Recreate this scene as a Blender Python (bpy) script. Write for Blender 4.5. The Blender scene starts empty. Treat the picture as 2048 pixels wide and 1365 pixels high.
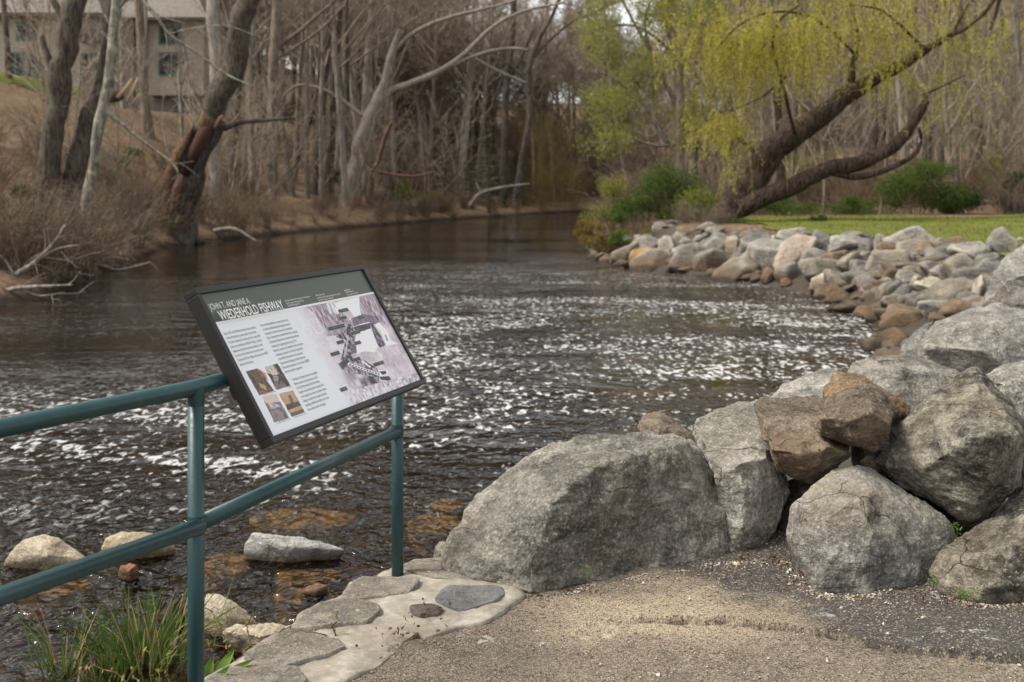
import bpy, bmesh, math, random
import numpy as np
from mathutils import Vector, Matrix

# ------------------------------------------------------------------ camera, world, sun, exposure
S = bpy.context.scene
C = S.collection
F, HZ, EYE = 2400.0, 370.0, 1.70           # focal length and horizon row on a 2048 px wide frame, eye height in metres
WATER = -0.75
cam_d = bpy.data.cameras.new('camera')
cam = bpy.data.objects.new('camera', cam_d); C.objects.link(cam)
cam.location = (0, 0, EYE); cam.rotation_euler = (math.radians(90), 0, 0)
cam_d.sensor_width = 36; cam_d.lens = F * 36 / 2048
cam_d.shift_y = -(682.5 - HZ) / 2048
cam_d.clip_end = 2000
cam_d.dof.use_dof = True; cam_d.dof.focus_distance = 4.75; cam_d.dof.aperture_fstop = 4.0
S.camera = cam
SUN_AZ, SUN_EL = math.radians(-102), math.radians(54)
W = bpy.data.worlds.new("World"); S.world = W; W.use_nodes = True
wt = W.node_tree
bg = wt.nodes['Background']
sky = wt.nodes.new('ShaderNodeTexSky'); sky.sky_type = 'NISHITA'; sky.sun_disc = False
sky.sun_elevation = SUN_EL; sky.sun_rotation = SUN_AZ
sky.air_density = 1.0; sky.dust_density = 2.0; sky.ozone_density = 1.0
hs = wt.nodes.new('ShaderNodeHueSaturation'); hs.inputs['Saturation'].default_value = 0.10
wt.links.new(sky.outputs[0], hs.inputs['Color']); wt.links.new(hs.outputs[0], bg.inputs[0])
bg.inputs[1].default_value = 0.105
sd = bpy.data.lights.new('sun', 'SUN'); sd.energy = 1.5; sd.angle = math.radians(14); sd.color = (1, 0.93, 0.82)
sun = bpy.data.objects.new('sun', sd); C.objects.link(sun)
sv = Vector((math.sin(SUN_AZ) * math.cos(SUN_EL), math.cos(SUN_AZ) * math.cos(SUN_EL), math.sin(SUN_EL)))
sun.rotation_euler = sv.to_track_quat('Z', 'Y').to_euler(); sun.location = (-20, 10, 40)
vs = S.view_settings
vs.view_transform = 'Standard'; vs.look = 'None'; vs.gamma = 1; vs.exposure = 1.45; vs.use_curve_mapping = False
S.cycles.max_bounces = 6; S.cycles.diffuse_bounces = 3; S.cycles.glossy_bounces = 3
S.cycles.transmission_bounces = 4; S.cycles.transparent_max_bounces = 8
S.cycles.caustics_reflective = False; S.cycles.caustics_refractive = False
S.cycles.use_denoising = True

# ------------------------------------------------------------------ helpers
rng = np.random.default_rng(7)
random.seed(7)

def P(u, v, Y):                              # the point at depth Y that the photograph shows at (u, v)
    return np.array([(u - 1024) * Y / F, Y, EYE - (v - HZ) * Y / F])
def Pz(u, v, z=0.0):                         # the same, on the level z
    Y = (EYE - z) * F / (v - HZ)
    return np.array([(u - 1024) * Y / F, Y, z])

def _hash(ix, iy, iz, seed):
    h = (ix.astype(np.int64) * 374761393 + iy.astype(np.int64) * 668265263 + iz.astype(np.int64) * 2147483647 + seed * 974711) & 0xffffffff
    h = ((h ^ (h >> 13)) * 1274126177) & 0xffffffff
    h = ((h ^ (h >> 16)) * 2246822519) & 0xffffffff
    return ((h ^ (h >> 15)) & 0xffff) / 65535.0
def vnoise(p, seed=0):                       # value noise, -1..1
    p = np.asarray(p, float); i = np.floor(p); f = p - i; f = f * f * f * (f * (f * 6 - 15) + 10)
    i = i.astype(np.int64); r = 0
    for a in (0, 1):
        for b in (0, 1):
            for c in (0, 1):
                w = (f[:, 0] if a else 1 - f[:, 0]) * (f[:, 1] if b else 1 - f[:, 1]) * (f[:, 2] if c else 1 - f[:, 2])
                r = r + w * _hash(i[:, 0] + a, i[:, 1] + b, i[:, 2] + c, seed)
    return r * 2 - 1
def fbm(p, seed=0, oct=4, gain=.5):
    r = 0; a = 1; p = np.asarray(p, float)
    for o in range(oct):
        r = r + a * vnoise(p * (2 ** o) + o * 17.3, seed + o); a *= gain
    return r
def ridged(p, seed=0, oct=3):
    r = 0; a = 1
    for o in range(oct):
        r = r + a * (1 - 2 * np.abs(vnoise(np.asarray(p) * 2 ** o + o * 9.1, seed + o))); a *= .5
    return r
def sstep(a, b, x):
    t = np.clip((x - a) / (b - a), 0, 1); return t * t * (3 - 2 * t)

def mesh_np(name, V, Q=None, T=None, smooth=True):
    me = bpy.data.meshes.new(name)
    V = np.asarray(V, np.float32); me.vertices.add(len(V)); me.vertices.foreach_set('co', V.ravel())
    loops = []; starts = []; n = 0
    if Q is not None and len(Q):
        Q = np.asarray(Q, np.int32); loops.append(Q.ravel()); starts.append(np.arange(len(Q)) * 4); n = len(Q) * 4
    if T is not None and len(T):
        T = np.asarray(T, np.int32); loops.append(T.ravel()); starts.append(n + np.arange(len(T)) * 3)
    L = np.concatenate(loops); St = np.concatenate(starts)
    me.loops.add(len(L)); me.loops.foreach_set('vertex_index', L.astype(np.int32))
    me.polygons.add(len(St)); me.polygons.foreach_set('loop_start', St.astype(np.int32))
    me.update(calc_edges=True); me.validate()
    if smooth: me.polygons.foreach_set('use_smooth', np.ones(len(me.polygons), bool))
    return me
def tag(o, label=None, cat=None, group=None, kind=None):
    if label: o['label'] = label
    if cat: o['category'] = cat
    if group: o['group'] = group
    if kind: o['kind'] = kind
    return o
def link(name, me, mat=None, parent=None, loc=None):
    o = bpy.data.objects.new(name, me); C.objects.link(o)
    if mat is not None and len(me.materials) == 0: me.materials.append(mat)
    if loc is not None: o.location = loc
    if parent is not None: o.parent = parent
    return o
def empty(name, loc=(0, 0, 0)):
    o = bpy.data.objects.new(name, None); C.objects.link(o); o.location = loc; o.empty_display_size = .2
    return o
def ev_mesh(me, mods):
    o = bpy.data.objects.new('tmp', me); C.objects.link(o)
    for t, kw in mods:
        m = o.modifiers.new('m', t)
        for k, v in kw.items(): setattr(m, k, v)
    dg = bpy.context.evaluated_depsgraph_get()
    r = bpy.data.meshes.new_from_object(o.evaluated_get(dg))
    bpy.data.objects.remove(o)
    return r
def co(me):
    a = np.empty(len(me.vertices) * 3, np.float32); me.vertices.foreach_get('co', a); return a.reshape(-1, 3).astype(float)
def normals(me):
    a = np.empty(len(me.vertices) * 3, np.float32); me.vertex_normals.foreach_get('vector', a); return a.reshape(-1, 3).astype(float)
def setco(me, V):
    me.vertices.foreach_set('co', np.asarray(V, np.float32).ravel()); me.update()
def laplace(me, V, it, w=.5):
    e = np.empty(len(me.edges) * 2, np.int32); me.edges.foreach_get('vertices', e); e = e.reshape(-1, 2)
    deg = np.bincount(e.ravel(), minlength=len(V)).astype(float)
    for _ in range(it):
        s = np.zeros_like(V)
        for k in range(3):
            s[:, k] = np.bincount(e[:, 0], V[e[:, 1], k], len(V)) + np.bincount(e[:, 1], V[e[:, 0], k], len(V))
        V = V * (1 - w) + w * s / deg[:, None]
    return V

class Tubes:                                 # collects tapered tubes into one mesh
    def __init__(s): s.V = []; s.Q = []; s.n = 0
    def add(s, pts, rad, k=6, cap=False):
        pts = np.asarray(pts, float); rad = np.asarray(rad, float); n = len(pts)
        t = np.gradient(pts, axis=0); t /= np.linalg.norm(t, axis=1)[:, None] + 1e-9
        up = np.array([0, 0, 1.]) if abs(t.mean(0)[2]) < .8 else np.array([1., 0, 0])
        a = np.cross(t, up); a /= np.linalg.norm(a, axis=1)[:, None] + 1e-9
        b = np.cross(t, a)
        an = np.arange(k) * 2 * math.pi / k
        ring = pts[:, None] + rad[:, None, None] * (np.cos(an)[None, :, None] * a[:, None] + np.sin(an)[None, :, None] * b[:, None])
        i = np.arange(n - 1)[:, None] * k + np.arange(k)[None]; j = np.arange(n - 1)[:, None] * k + (np.arange(k)[None] + 1) % k
        q = np.stack([i, i + k, j + k, j], -1).reshape(-1, 4) + s.n
        s.V.append(ring.reshape(-1, 3)); s.Q.append(q); s.n += n * k
        if cap:
            st = s.n - n * k
            s.V.append(np.array([pts[0], pts[-1]])); c0 = s.n; s.n += 2
            for m in range(k):
                m2 = (m + 1) % k
                s.Q.append(np.array([[st + m, st + m2, c0, c0], [st + (n - 1) * k + m2, st + (n - 1) * k + m, c0 + 1, c0 + 1]]))
    def mesh(s, name):
        Q = np.concatenate(s.Q); tri = Q[:, 2] == Q[:, 3]
        return mesh_np(name, np.concatenate(s.V), Q[~tri], Q[tri][:, :3] if tri.any() else None)

# ------------------------------------------------------------------ materials
class NT:
    def __init__(s, name):
        s.m = bpy.data.materials.new(name); s.m.use_nodes = True; s.t = s.m.node_tree
        s.b = s.t.nodes['Principled BSDF']; s.out = s.t.nodes['Material Output']
    def n(s, typ, props=None, **inp):
        nd = s.t.nodes.new('ShaderNode' + typ)
        for k, v in (props or {}).items(): setattr(nd, k, v)
        for k, v in inp.items():
            k = k.replace('_', ' ')
            s.set(nd, k, v)
        return nd
    def set(s, nd, k, v):
        sock = nd.inputs[int(k[1:])] if k[0] == '#' else nd.inputs[k]
        if isinstance(v, bpy.types.NodeSocket): s.t.links.new(v, sock)
        else: sock.default_value = v
    def noise(s, vec, scale, detail=4, rough=.55, dist=0):
        return s.n('TexNoise', None, Vector=vec, Scale=scale, Detail=detail, Roughness=rough, Distortion=dist).outputs[0]
    def ramp(s, fac, stops, interp='LINEAR'):
        nd = s.n('ValToRGB', None, Fac=fac); e = nd.color_ramp; e.interpolation = interp
        while len(e.elements) < len(stops): e.elements.new(.5)
        for el, (p, c) in zip(e.elements, stops):
            el.position = p; el.color = (c, c, c, 1) if not hasattr(c, '__len__') else (*c[:3], 1)
        return nd.outputs[0]
    def mix(s, fac, a, b, mode='MIX'):
        nd = s.n('MixRGB', {'blend_type': mode})
        for k, v in (('Fac', fac), ('Color1', a), ('Color2', b)):
            if not isinstance(v, bpy.types.NodeSocket) and hasattr(v, '__len__') and len(v) == 3: v = (*v, 1)
            s.set(nd, k, v)
        return nd.outputs[0]
    def math(s, op, a, b=0.0, clamp=False):
        nd = s.n('Math', {'operation': op, 'use_clamp': clamp}); s.set(nd, '#0', a); s.set(nd, '#1', b); return nd.outputs[0]
    def coord(s, which='Object'): return s.n('TexCoord').outputs[which]
    def mapping(s, vec, loc=(0, 0, 0), rot=(0, 0, 0), scale=(1, 1, 1)):
        return s.n('Mapping', None, Vector=vec, Location=loc, Rotation=rot, Scale=scale).outputs[0]
    def bump(s, h, strength=.5, dist=.02, prev=None):
        kw = dict(Height=h, Strength=strength, Distance=dist)
        if prev is not None: kw['Normal'] = prev
        return s.n('Bump', None, **kw).outputs[0]
    def done(s, color=None, rough=.8, normal=None, metallic=0, spec=None):
        if color is not None:
            if not isinstance(color, bpy.types.NodeSocket) and len(color) == 3: color = (*color, 1)
            s.set(s.b, 'Base Color', color)
        s.set(s.b, 'Roughness', rough); s.set(s.b, 'Metallic', metallic)
        if normal is not None: s.set(s.b, 'Normal', normal)
        if spec is not None: s.set(s.b, 'Specular IOR Level', spec)
        return s.m

def rock_mat(name, dark, light, stain=(.16, .10, .055), stain_amt=.3, lichen=.5, seed=0., waterline=False, scale=1., contrast=1., wl=(-.30, -.50, -.62, -.70)):
    t = NT(name)
    co_ = t.coord()
    oi = t.n('ObjectInfo').outputs['Random']
    off = t.n('VectorMath', {'operation': 'ADD'}); t.set(off, '#0', co_)
    cx = t.n('CombineXYZ', None, X=t.math('MULTIPLY', oi, 37.), Y=t.math('MULTIPLY', oi, 91.), Z=seed * 3.1)
    t.set(off, '#1', cx.outputs[0]); v = off.outputs[0]
    st = t.mapping(v, rot=(.5 + seed, .35, .2), scale=(3.0 * scale, 3.6 * scale, 11 * scale))
    n1 = t.noise(v, 2.6 * scale, 8, .68, .4)
    n2 = t.noise(st, 2.0, 7, .66, .7)
    n3 = t.noise(v, 70 * scale, 3, .6)
    n4 = t.noise(v, 1.5 * scale, 5, .6)
    n5 = t.noise(v, 16 * scale, 6, .7)
    a = t.math('ADD', t.math('MULTIPLY', n1, .62), t.math('MULTIPLY', n2, .38))
    lo, hi = .5 - .13 / contrast, .5 + .13 / contrast
    col = t.mix(t.ramp(a, [(lo, 0), (hi, 1)]), dark, light)
    col = t.mix(t.ramp(n5, [(.33, .42), (.5, 0), (1, 0)]), col, tuple(c * .45 for c in dark))       # pits and dark grains
    col = t.mix(t.math('MULTIPLY', t.ramp(n5, [(.56, 0), (.7, 1)]), .38), col, tuple(min(1, c * 1.45) for c in light))
    col = t.mix(t.math('MULTIPLY', t.ramp(n3, [(.42, 0), (.60, 1)]), .62), col, t.mix(1, col, (.42, .41, .39), 'MULTIPLY'))
    col = t.mix(t.math('MULTIPLY', t.ramp(n3, [(.30, 1), (.42, 0)]), .45), col, tuple(min(1, c * 1.5) for c in light))
    col = t.mix(t.math('MULTIPLY', t.ramp(n4, [(.47, 0), (.66, 1)]), stain_amt), col, stain)
    vd = t.n('VectorMath', {'operation': 'ADD'}); t.set(vd, '#0', v); dn = t.n('TexNoise', None, Vector=v, Scale=4. * scale, Detail=4.).outputs[1]
    t.set(vd, '#1', t.mix(1, dn, (.22 / scale, .22 / scale, .22 / scale), 'MULTIPLY'))
    vc = t.n('TexVoronoi', {'feature': 'DISTANCE_TO_EDGE'}, Vector=vd.outputs[0], Scale=2.3 * scale).outputs['Distance']
    crk = t.math('MULTIPLY', t.ramp(vc, [(.0, 1), (.008, 0)]), t.ramp(n4, [(.53, 0), (.60, 1)]))
    col = t.mix(t.math('MULTIPLY', crk, .6), col, tuple(c * .35 for c in dark))
    pt = t.n('NewGeometry').outputs['Pointiness']
    col = t.mix(t.math('MULTIPLY', t.ramp(pt, [(.515, 0), (.57, 1)]), .38), col, tuple(min(1, c * 1.35) for c in light))
    if lichen > 0:
        vo = t.n('TexVoronoi', None, Vector=t.mix(.12, v, t.n('TexNoise', None, Vector=v, Scale=9.).outputs[1]), Scale=8 * scale).outputs['Distance']
        lm = t.math('MULTIPLY', t.ramp(vo, [(.13, 1), (.2, 0)]), t.ramp(t.noise(v, 3.1 * scale, 3), [(.52, 0), (.62, 1)]))
        lm = t.math('MULTIPLY', lm, t.ramp(n3, [(.3, 0), (.5, 1)]))
        col = t.mix(t.math('MULTIPLY', lm, lichen), col, (.42, .44, .36))
    if waterline:
        z = t.n('SeparateXYZ', None, Vector=t.n('NewGeometry').outputs['Position']).outputs[2]
        z = t.math('ADD', z, t.math('MULTIPLY', t.math('SUBTRACT', n4, .5), .5 * (wl[0] - wl[1]) / .2))
        wla = t.n('MapRange', None, Value=z, From_Min=wl[0], From_Max=wl[1]).outputs[0]
        col = t.mix(t.math('MULTIPLY', wla, .75), col, (.13, .085, .05))
        wl2 = t.n('MapRange', None, Value=z, From_Min=wl[2], From_Max=wl[3]).outputs[0]
        col = t.mix(t.math('MULTIPLY', wl2, .8), col, (.03, .024, .018))
    h = t.math('ADD', t.math('MULTIPLY', n2, .6), t.math('MULTIPLY', n5, .8))
    h = t.math('ADD', h, t.math('MULTIPLY', t.ramp(n1, [(.44, 0), (.5, 1), (1, 1)]), .25))
    h = t.math('ADD', h, t.math('MULTIPLY', n3, .2)); h = t.math('SUBTRACT', h, t.math('MULTIPLY', crk, .5))
    nrm = t.bump(h, 1., .045 / scale)
    return t.done(col, .88, nrm, spec=.25)

def bark_mat(name, dark, light, moss=None, moss_amt=.4, vscale=1.):
    t = NT(name); v = t.coord()
    oi = t.n('ObjectInfo').outputs['Random']
    off = t.n('VectorMath', {'operation': 'ADD'}); t.set(off, '#0', v); t.set(off, '#1', t.math('MULTIPLY', oi, 53.)); v = off.outputs[0]
    st = t.mapping(v, scale=(9 * vscale, 9 * vscale, 1.1 * vscale))
    n1 = t.noise(st, 1.6, 6, .7, .5); n2 = t.noise(v, 1.1, 5, .6)
    col = t.mix(t.ramp(n1, [(.42, 0), (.57, 1)]), dark, light)
    col = t.mix(t.math('MULTIPLY', t.ramp(n2, [(.35, 1), (.6, 0)]), .45), col, tuple(c * .55 for c in dark))
    if moss: col = t.mix(t.math('MULTIPLY', t.ramp(t.noise(v, 3.5, 5, .7), [(.5, 0), (.6, 1)]), moss_amt), col, moss)
    return t.done(col, .95, t.bump(n1, .8, .05), spec=.1)

def leaf_mat(name, a, b, trans=.35):
    t = NT(name)
    v = t.coord(); n = t.noise(v, 1.3, 3, .6); n2 = t.noise(v, 11, 2, .5)
    col = t.mix(t.ramp(t.math('ADD', t.math('MULTIPLY', n, .6), t.math('MULTIPLY', n2, .4)), [(.38, 0), (.62, 1)]), a, b)
    d = t.n('BsdfDiffuse', None, Color=col); tr = t.n('BsdfTranslucent', None, Color=col)
    mx = t.n('MixShader', None, Fac=trans); t.set(mx, '#1', d.outputs[0]); t.set(mx, '#2', tr.outputs[0])
    t.t.links.new(mx.outputs[0], t.out.inputs[0])
    return t.m
def flat_mat(name, c, rough=.6, metallic=0, spec=None):
    t = NT(name); n = t.noise(t.coord(), 40, 3)
    return t.done(t.mix(t.math('MULTIPLY', n, .25), c, tuple(x * .75 for x in c)), rough, None, metallic, spec)

# ------------------------------------------------------------------ terrain
LSH = [(-9.5, -15), (-9.5, 10), (-10.3, 23.5), (-10.4, 27), (-11.9, 36.8), (-13.5, 47), (-12.8, 53.5), (-10.1, 65.3), (-7, 75.4), (-2.8, 87.8), (4.7, 107), (20, 122), (80, 140)]
RSH = [(80, 112), (30, 104), (12, 88), (5, 70), (3.1, 58.8), (2.55, 40.5), (3.2, 35.6), (4.3, 33.6), (5.3, 31.8), (5.85, 29.4), (6.5, 27.3), (6.4, 23.5), (6.35, 21), (5.7, 18.4),
       (4.7, 15.7), (3.6, 13.5), (2.8, 11), (1.6, 8.5), (.6, 6.75), (-.2, 5.98), (-.33, 5.5), (-.66, 4.98), (-.80, 4.55), (-.92, 4.3), (-1.02, 4.1), (-1.40, 3.4), (-2.18, 2), (-4, -1.3), (-8, -15)]
RIV = np.array(LSH + RSH)
def shore(x, y):                             # signed distance to the river's edge (land positive) and whether the right bank is nearer
    x = np.asarray(x, float).ravel(); y = np.asarray(y, float).ravel()
    best = np.full(len(x), 1e9); isR = np.zeros(len(x), bool); inside = np.zeros(len(x), bool); n = len(RIV)
    for i in range(n):
        a, b = RIV[i], RIV[(i + 1) % n]; d = b - a
        t = np.clip(((x - a[0]) * d[0] + (y - a[1]) * d[1]) / (d @ d), 0, 1)
        q = np.hypot(x - a[0] - t * d[0], y - a[1] - t * d[1])
        m = q < best; best[m] = q[m]; isR[m] = i >= len(LSH)
        c = (a[1] > y) != (b[1] > y)
        xx = a[0] + (y - a[1]) / (d[1] if abs(d[1]) > 1e-9 else 1e-9) * d[0]
        inside ^= c & (x < xx)
    return np.where(inside, -best, best), isR
def ground(x, y):
    x = np.asarray(x, float).ravel(); y = np.asarray(y, float).ravel()
    d, R = shore(x, y); p3 = np.stack([x, y, x * 0], 1)
    nz = fbm(p3 * .35, 3, 3)
    dl = np.maximum(d, 0)
    k = np.clip(.09 + .33 * (-x - 7) / 14, .09, .42)
    cap = 7.0 + 1.7 * sstep(-27, -31, x) + sstep(95, 170, y) * 3
    hl = -.80 + .45 * (1 - np.exp(-dl / .5)) + k * dl + .12 * nz * np.minimum(dl, 3)
    hl = hl + .10 * np.maximum(0, np.minimum(y - 112, 90)) * sstep(2, 12, dl)
    cap = cap + 6 * sstep(105, 150, y)
    hl = np.where(hl > cap - 1, cap - 1 + (1 - np.exp(-(hl - cap + 1))), hl)
    near = 1 - sstep(6.0, 9.5, y)
    wid = 2.7 * (1 - near) + .16 * near
    top = -.07 * (1 - sstep(6, 20, y)) + .34 * sstep(6, 20, y)
    hr = -.86 + (top + .86) * np.clip(dl / wid, 0, 1) ** .9 + .012 * np.maximum(dl - wid, 0) * (1 - near) + .04 * nz * (1 - near) * np.minimum(dl, 2)
    hr += .10 * np.maximum(0, np.minimum(y - 52, 110)) * sstep(3, 9, dl)
    bed = -.84 - np.minimum(np.where(R & (y < 12), .10, .35) * np.maximum(-d, 0), 1.4) + .03 * nz
    return np.where(d < 0, bed, np.where(R, hr, hl))
def gz(x, y): return float(ground([x], [y])[0])
def hit(u, v, y0=6, y1=130):                 # where the sight line through (u, v) meets the ground
    Y = np.linspace(y0, y1, 1500); X = (u - 1024) * Y / F; Z = EYE - (v - HZ) * Y / F
    b = np.nonzero(Z < ground(X, Y))[0]
    i = b[0] if len(b) else len(Y) - 1
    return np.array([X[i], Y[i], Z[i]])
def axis(parts):
    out = [parts[0][0]]
    for a, b, s in parts:
        n = max(1, round((b - a) / s)); out += list(a + (b - a) * (np.arange(n) + 1) / n)
    return np.array(out)
def grid_mesh(name, xs, ys, zf, mask=None, smooth=True):
    X, Y = np.meshgrid(xs, ys); V = np.stack([X.ravel(), Y.ravel(), zf(X.ravel(), Y.ravel())], 1)
    nx, ny = len(xs), len(ys)
    i = (np.arange(ny - 1)[:, None] * nx + np.arange(nx - 1)[None]).ravel()
    Q = np.stack([i, i + 1, i + nx + 1, i + nx], 1)
    if mask is not None:
        keep = mask(V[:, 0], V[:, 1]); Q = Q[keep[Q].all(1)]
        used = np.unique(Q); mp = np.zeros(len(V), int); mp[used] = np.arange(len(used)); V = V[used]; Q = mp[Q]
    return mesh_np(name, V, Q, smooth=smooth)

def make_ground():
    t = NT('forest_floor'); v = t.coord()
    n1 = t.noise(v, .35, 6, .6); n2 = t.noise(v, 3.2, 8, .72, .4); n3 = t.noise(v, 16, 4, .7)
    lit = t.mix(t.ramp(n2, [(.36, 0), (.64, 1)]), (.085, .057, .036), (.25, .17, .108))
    lit = t.mix(t.math('MULTIPLY', t.ramp(n3, [(.5, 0), (.68, 1)]), .6), lit, (.33, .22, .15))
    lit = t.mix(t.math('MULTIPLY', t.ramp(n1, [(.5, 0), (.66, 1)]), .5), lit, (.085, .075, .035))
    z = t.n('SeparateXYZ', None, Vector=t.n('NewGeometry').outputs['Position']).outputs[2]
    mud = t.n('MapRange', None, Value=t.math('ADD', z, t.math('MULTIPLY', n2, .3)), From_Min=-.28, From_Max=-.52).outputs[0]
    lit = t.mix(t.math('MULTIPLY', mud, .92), lit, (.022, .017, .012))
    bk = t.n('Attribute', {'attribute_name': 'bank'}).outputs['Fac']
    lit = t.mix(bk, lit, t.mix(n2, (.035, .03, .024), (.12, .10, .08)))
    bed = t.n('MapRange', None, Value=z, From_Min=-.78, From_Max=-.86).outputs[0]
    peb = t.n('TexVoronoi', None, Vector=v, Scale=9.).outputs['Color']
    bc = t.mix(.6, (.075, .052, .028), t.mix(1, peb, (.13, .092, .05), 'MULTIPLY'))
    deep = t.n('MapRange', None, Value=z, From_Min=-1.05, From_Max=-1.3).outputs[0]
    bc = t.mix(deep, bc, (.016, .014, .011))
    lit = t.mix(bed, lit, bc)
    m = t.done(lit, .95, t.bump(t.math('ADD', n2, t.math('MULTIPLY', n3, .5)), .9, .12), spec=.1)
    xs = axis([(-320, -120, 20), (-120, -40, 5), (-40, -16, 1.2), (-16, -3, .65), (-3, 4, .12), (4, 12, .5), (12, 40, 2), (40, 120, 6), (120, 320, 20)])
    ys = axis([(-30, 2, 3), (2, 9, .12), (9, 60, .6), (60, 130, 1.3), (130, 200, 5), (200, 420, 20)])
    me = grid_mesh('ground', xs, ys, ground); V = co(me); d, Rr = shore(V[:, 0], V[:, 1])
    at = me.attributes.new('bank', 'FLOAT', 'POINT'); at.data.foreach_set('value', (Rr * (1 - sstep(2.2, 3.4, d)) * (V[:, 1] < 62)).astype(np.float32))
    o = link('ground', me, m); tag(o, kind='structure')
make_ground()

def make_water():
    t = NT('river_water'); v = t.coord()
    # ripples: short crests lying across the current; rougher in patches
    a = t.noise(t.mapping(v, scale=(1, .8, 1)), 5.6, 2, .5, .5)
    b = t.noise(t.mapping(v, scale=(1, .75, 1), rot=(0, 0, .5)), 12.0, 2, .5, .3)
    c = t.noise(t.mapping(v, scale=(.8, 1, 1), rot=(0, 0, -.25)), 1.5, 3, .5)
    patch = t.noise(t.mapping(v, scale=(.10, .22, 1), loc=(4.3, 1.7, 0)), 1., 4, .6, .3)
    pm = t.ramp(patch, [(.42, 0), (.58, 1)])
    sep = t.n('SeparateXYZ', None, Vector=v)
    far = t.n('MapRange', None, Value=sep.outputs[1], From_Min=22., From_Max=52., To_Min=1., To_Max=.12).outputs[0]
    lft = t.n('MapRange', None, Value=sep.outputs[0], From_Min=-8., From_Max=-3.5, To_Min=.35, To_Max=1.).outputs[0]
    amp = t.math('MULTIPLY', t.math('MULTIPLY', t.math('ADD', t.math('MULTIPLY', pm, .85), .16), far), lft)
    h = t.math('ADD', t.math('MULTIPLY', a, 1.0), t.math('MULTIPLY', b, .34))
    h = t.math('MULTIPLY', h, amp)
    h = t.math('ADD', h, t.math('MULTIPLY', t.math('MULTIPLY', c, .5), t.math('ADD', t.math('MULTIPLY', far, .6), .05)))
    nrm = t.bump(h, 1., .15)
    fr = t.n('Fresnel', None, IOR=1.33, Normal=nrm)
    gl = t.n('BsdfGlossy', None, Color=(1, 1, 1, 1), Roughness=.04, Normal=nrm)
    tp = t.n('BsdfTransparent', None, Color=(.62, .52, .34, 1))
    mx = t.n('MixShader', None, Fac=fr.outputs[0]); t.set(mx, '#1', tp.outputs[0]); t.set(mx, '#2', gl.outputs[0])
    # foam on the current, with sky glints off ripples painted into its colour
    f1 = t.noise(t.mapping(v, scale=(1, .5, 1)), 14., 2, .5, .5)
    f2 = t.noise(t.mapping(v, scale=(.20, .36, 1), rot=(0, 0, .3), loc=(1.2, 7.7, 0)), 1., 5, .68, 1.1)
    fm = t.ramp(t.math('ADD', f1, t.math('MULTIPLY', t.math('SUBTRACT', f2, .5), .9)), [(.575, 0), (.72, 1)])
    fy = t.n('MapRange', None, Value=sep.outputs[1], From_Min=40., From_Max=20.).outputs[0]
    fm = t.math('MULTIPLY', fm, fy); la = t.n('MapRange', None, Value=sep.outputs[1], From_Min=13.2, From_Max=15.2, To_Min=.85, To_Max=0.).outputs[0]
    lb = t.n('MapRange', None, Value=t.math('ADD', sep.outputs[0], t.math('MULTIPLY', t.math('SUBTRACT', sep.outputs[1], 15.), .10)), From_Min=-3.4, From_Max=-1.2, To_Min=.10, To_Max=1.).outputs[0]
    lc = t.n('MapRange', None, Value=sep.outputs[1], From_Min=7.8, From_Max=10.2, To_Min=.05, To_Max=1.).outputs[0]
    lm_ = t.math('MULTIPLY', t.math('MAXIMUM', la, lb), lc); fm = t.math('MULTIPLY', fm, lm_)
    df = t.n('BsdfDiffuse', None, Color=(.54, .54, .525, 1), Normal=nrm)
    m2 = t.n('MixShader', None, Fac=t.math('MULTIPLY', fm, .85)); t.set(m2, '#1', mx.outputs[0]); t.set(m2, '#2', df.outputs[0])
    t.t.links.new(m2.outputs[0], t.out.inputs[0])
    xs = np.linspace(-60, 100, 33); ys = np.linspace(-20, 160, 37)
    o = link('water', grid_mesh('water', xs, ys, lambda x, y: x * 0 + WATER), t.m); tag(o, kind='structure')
make_water()

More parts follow.
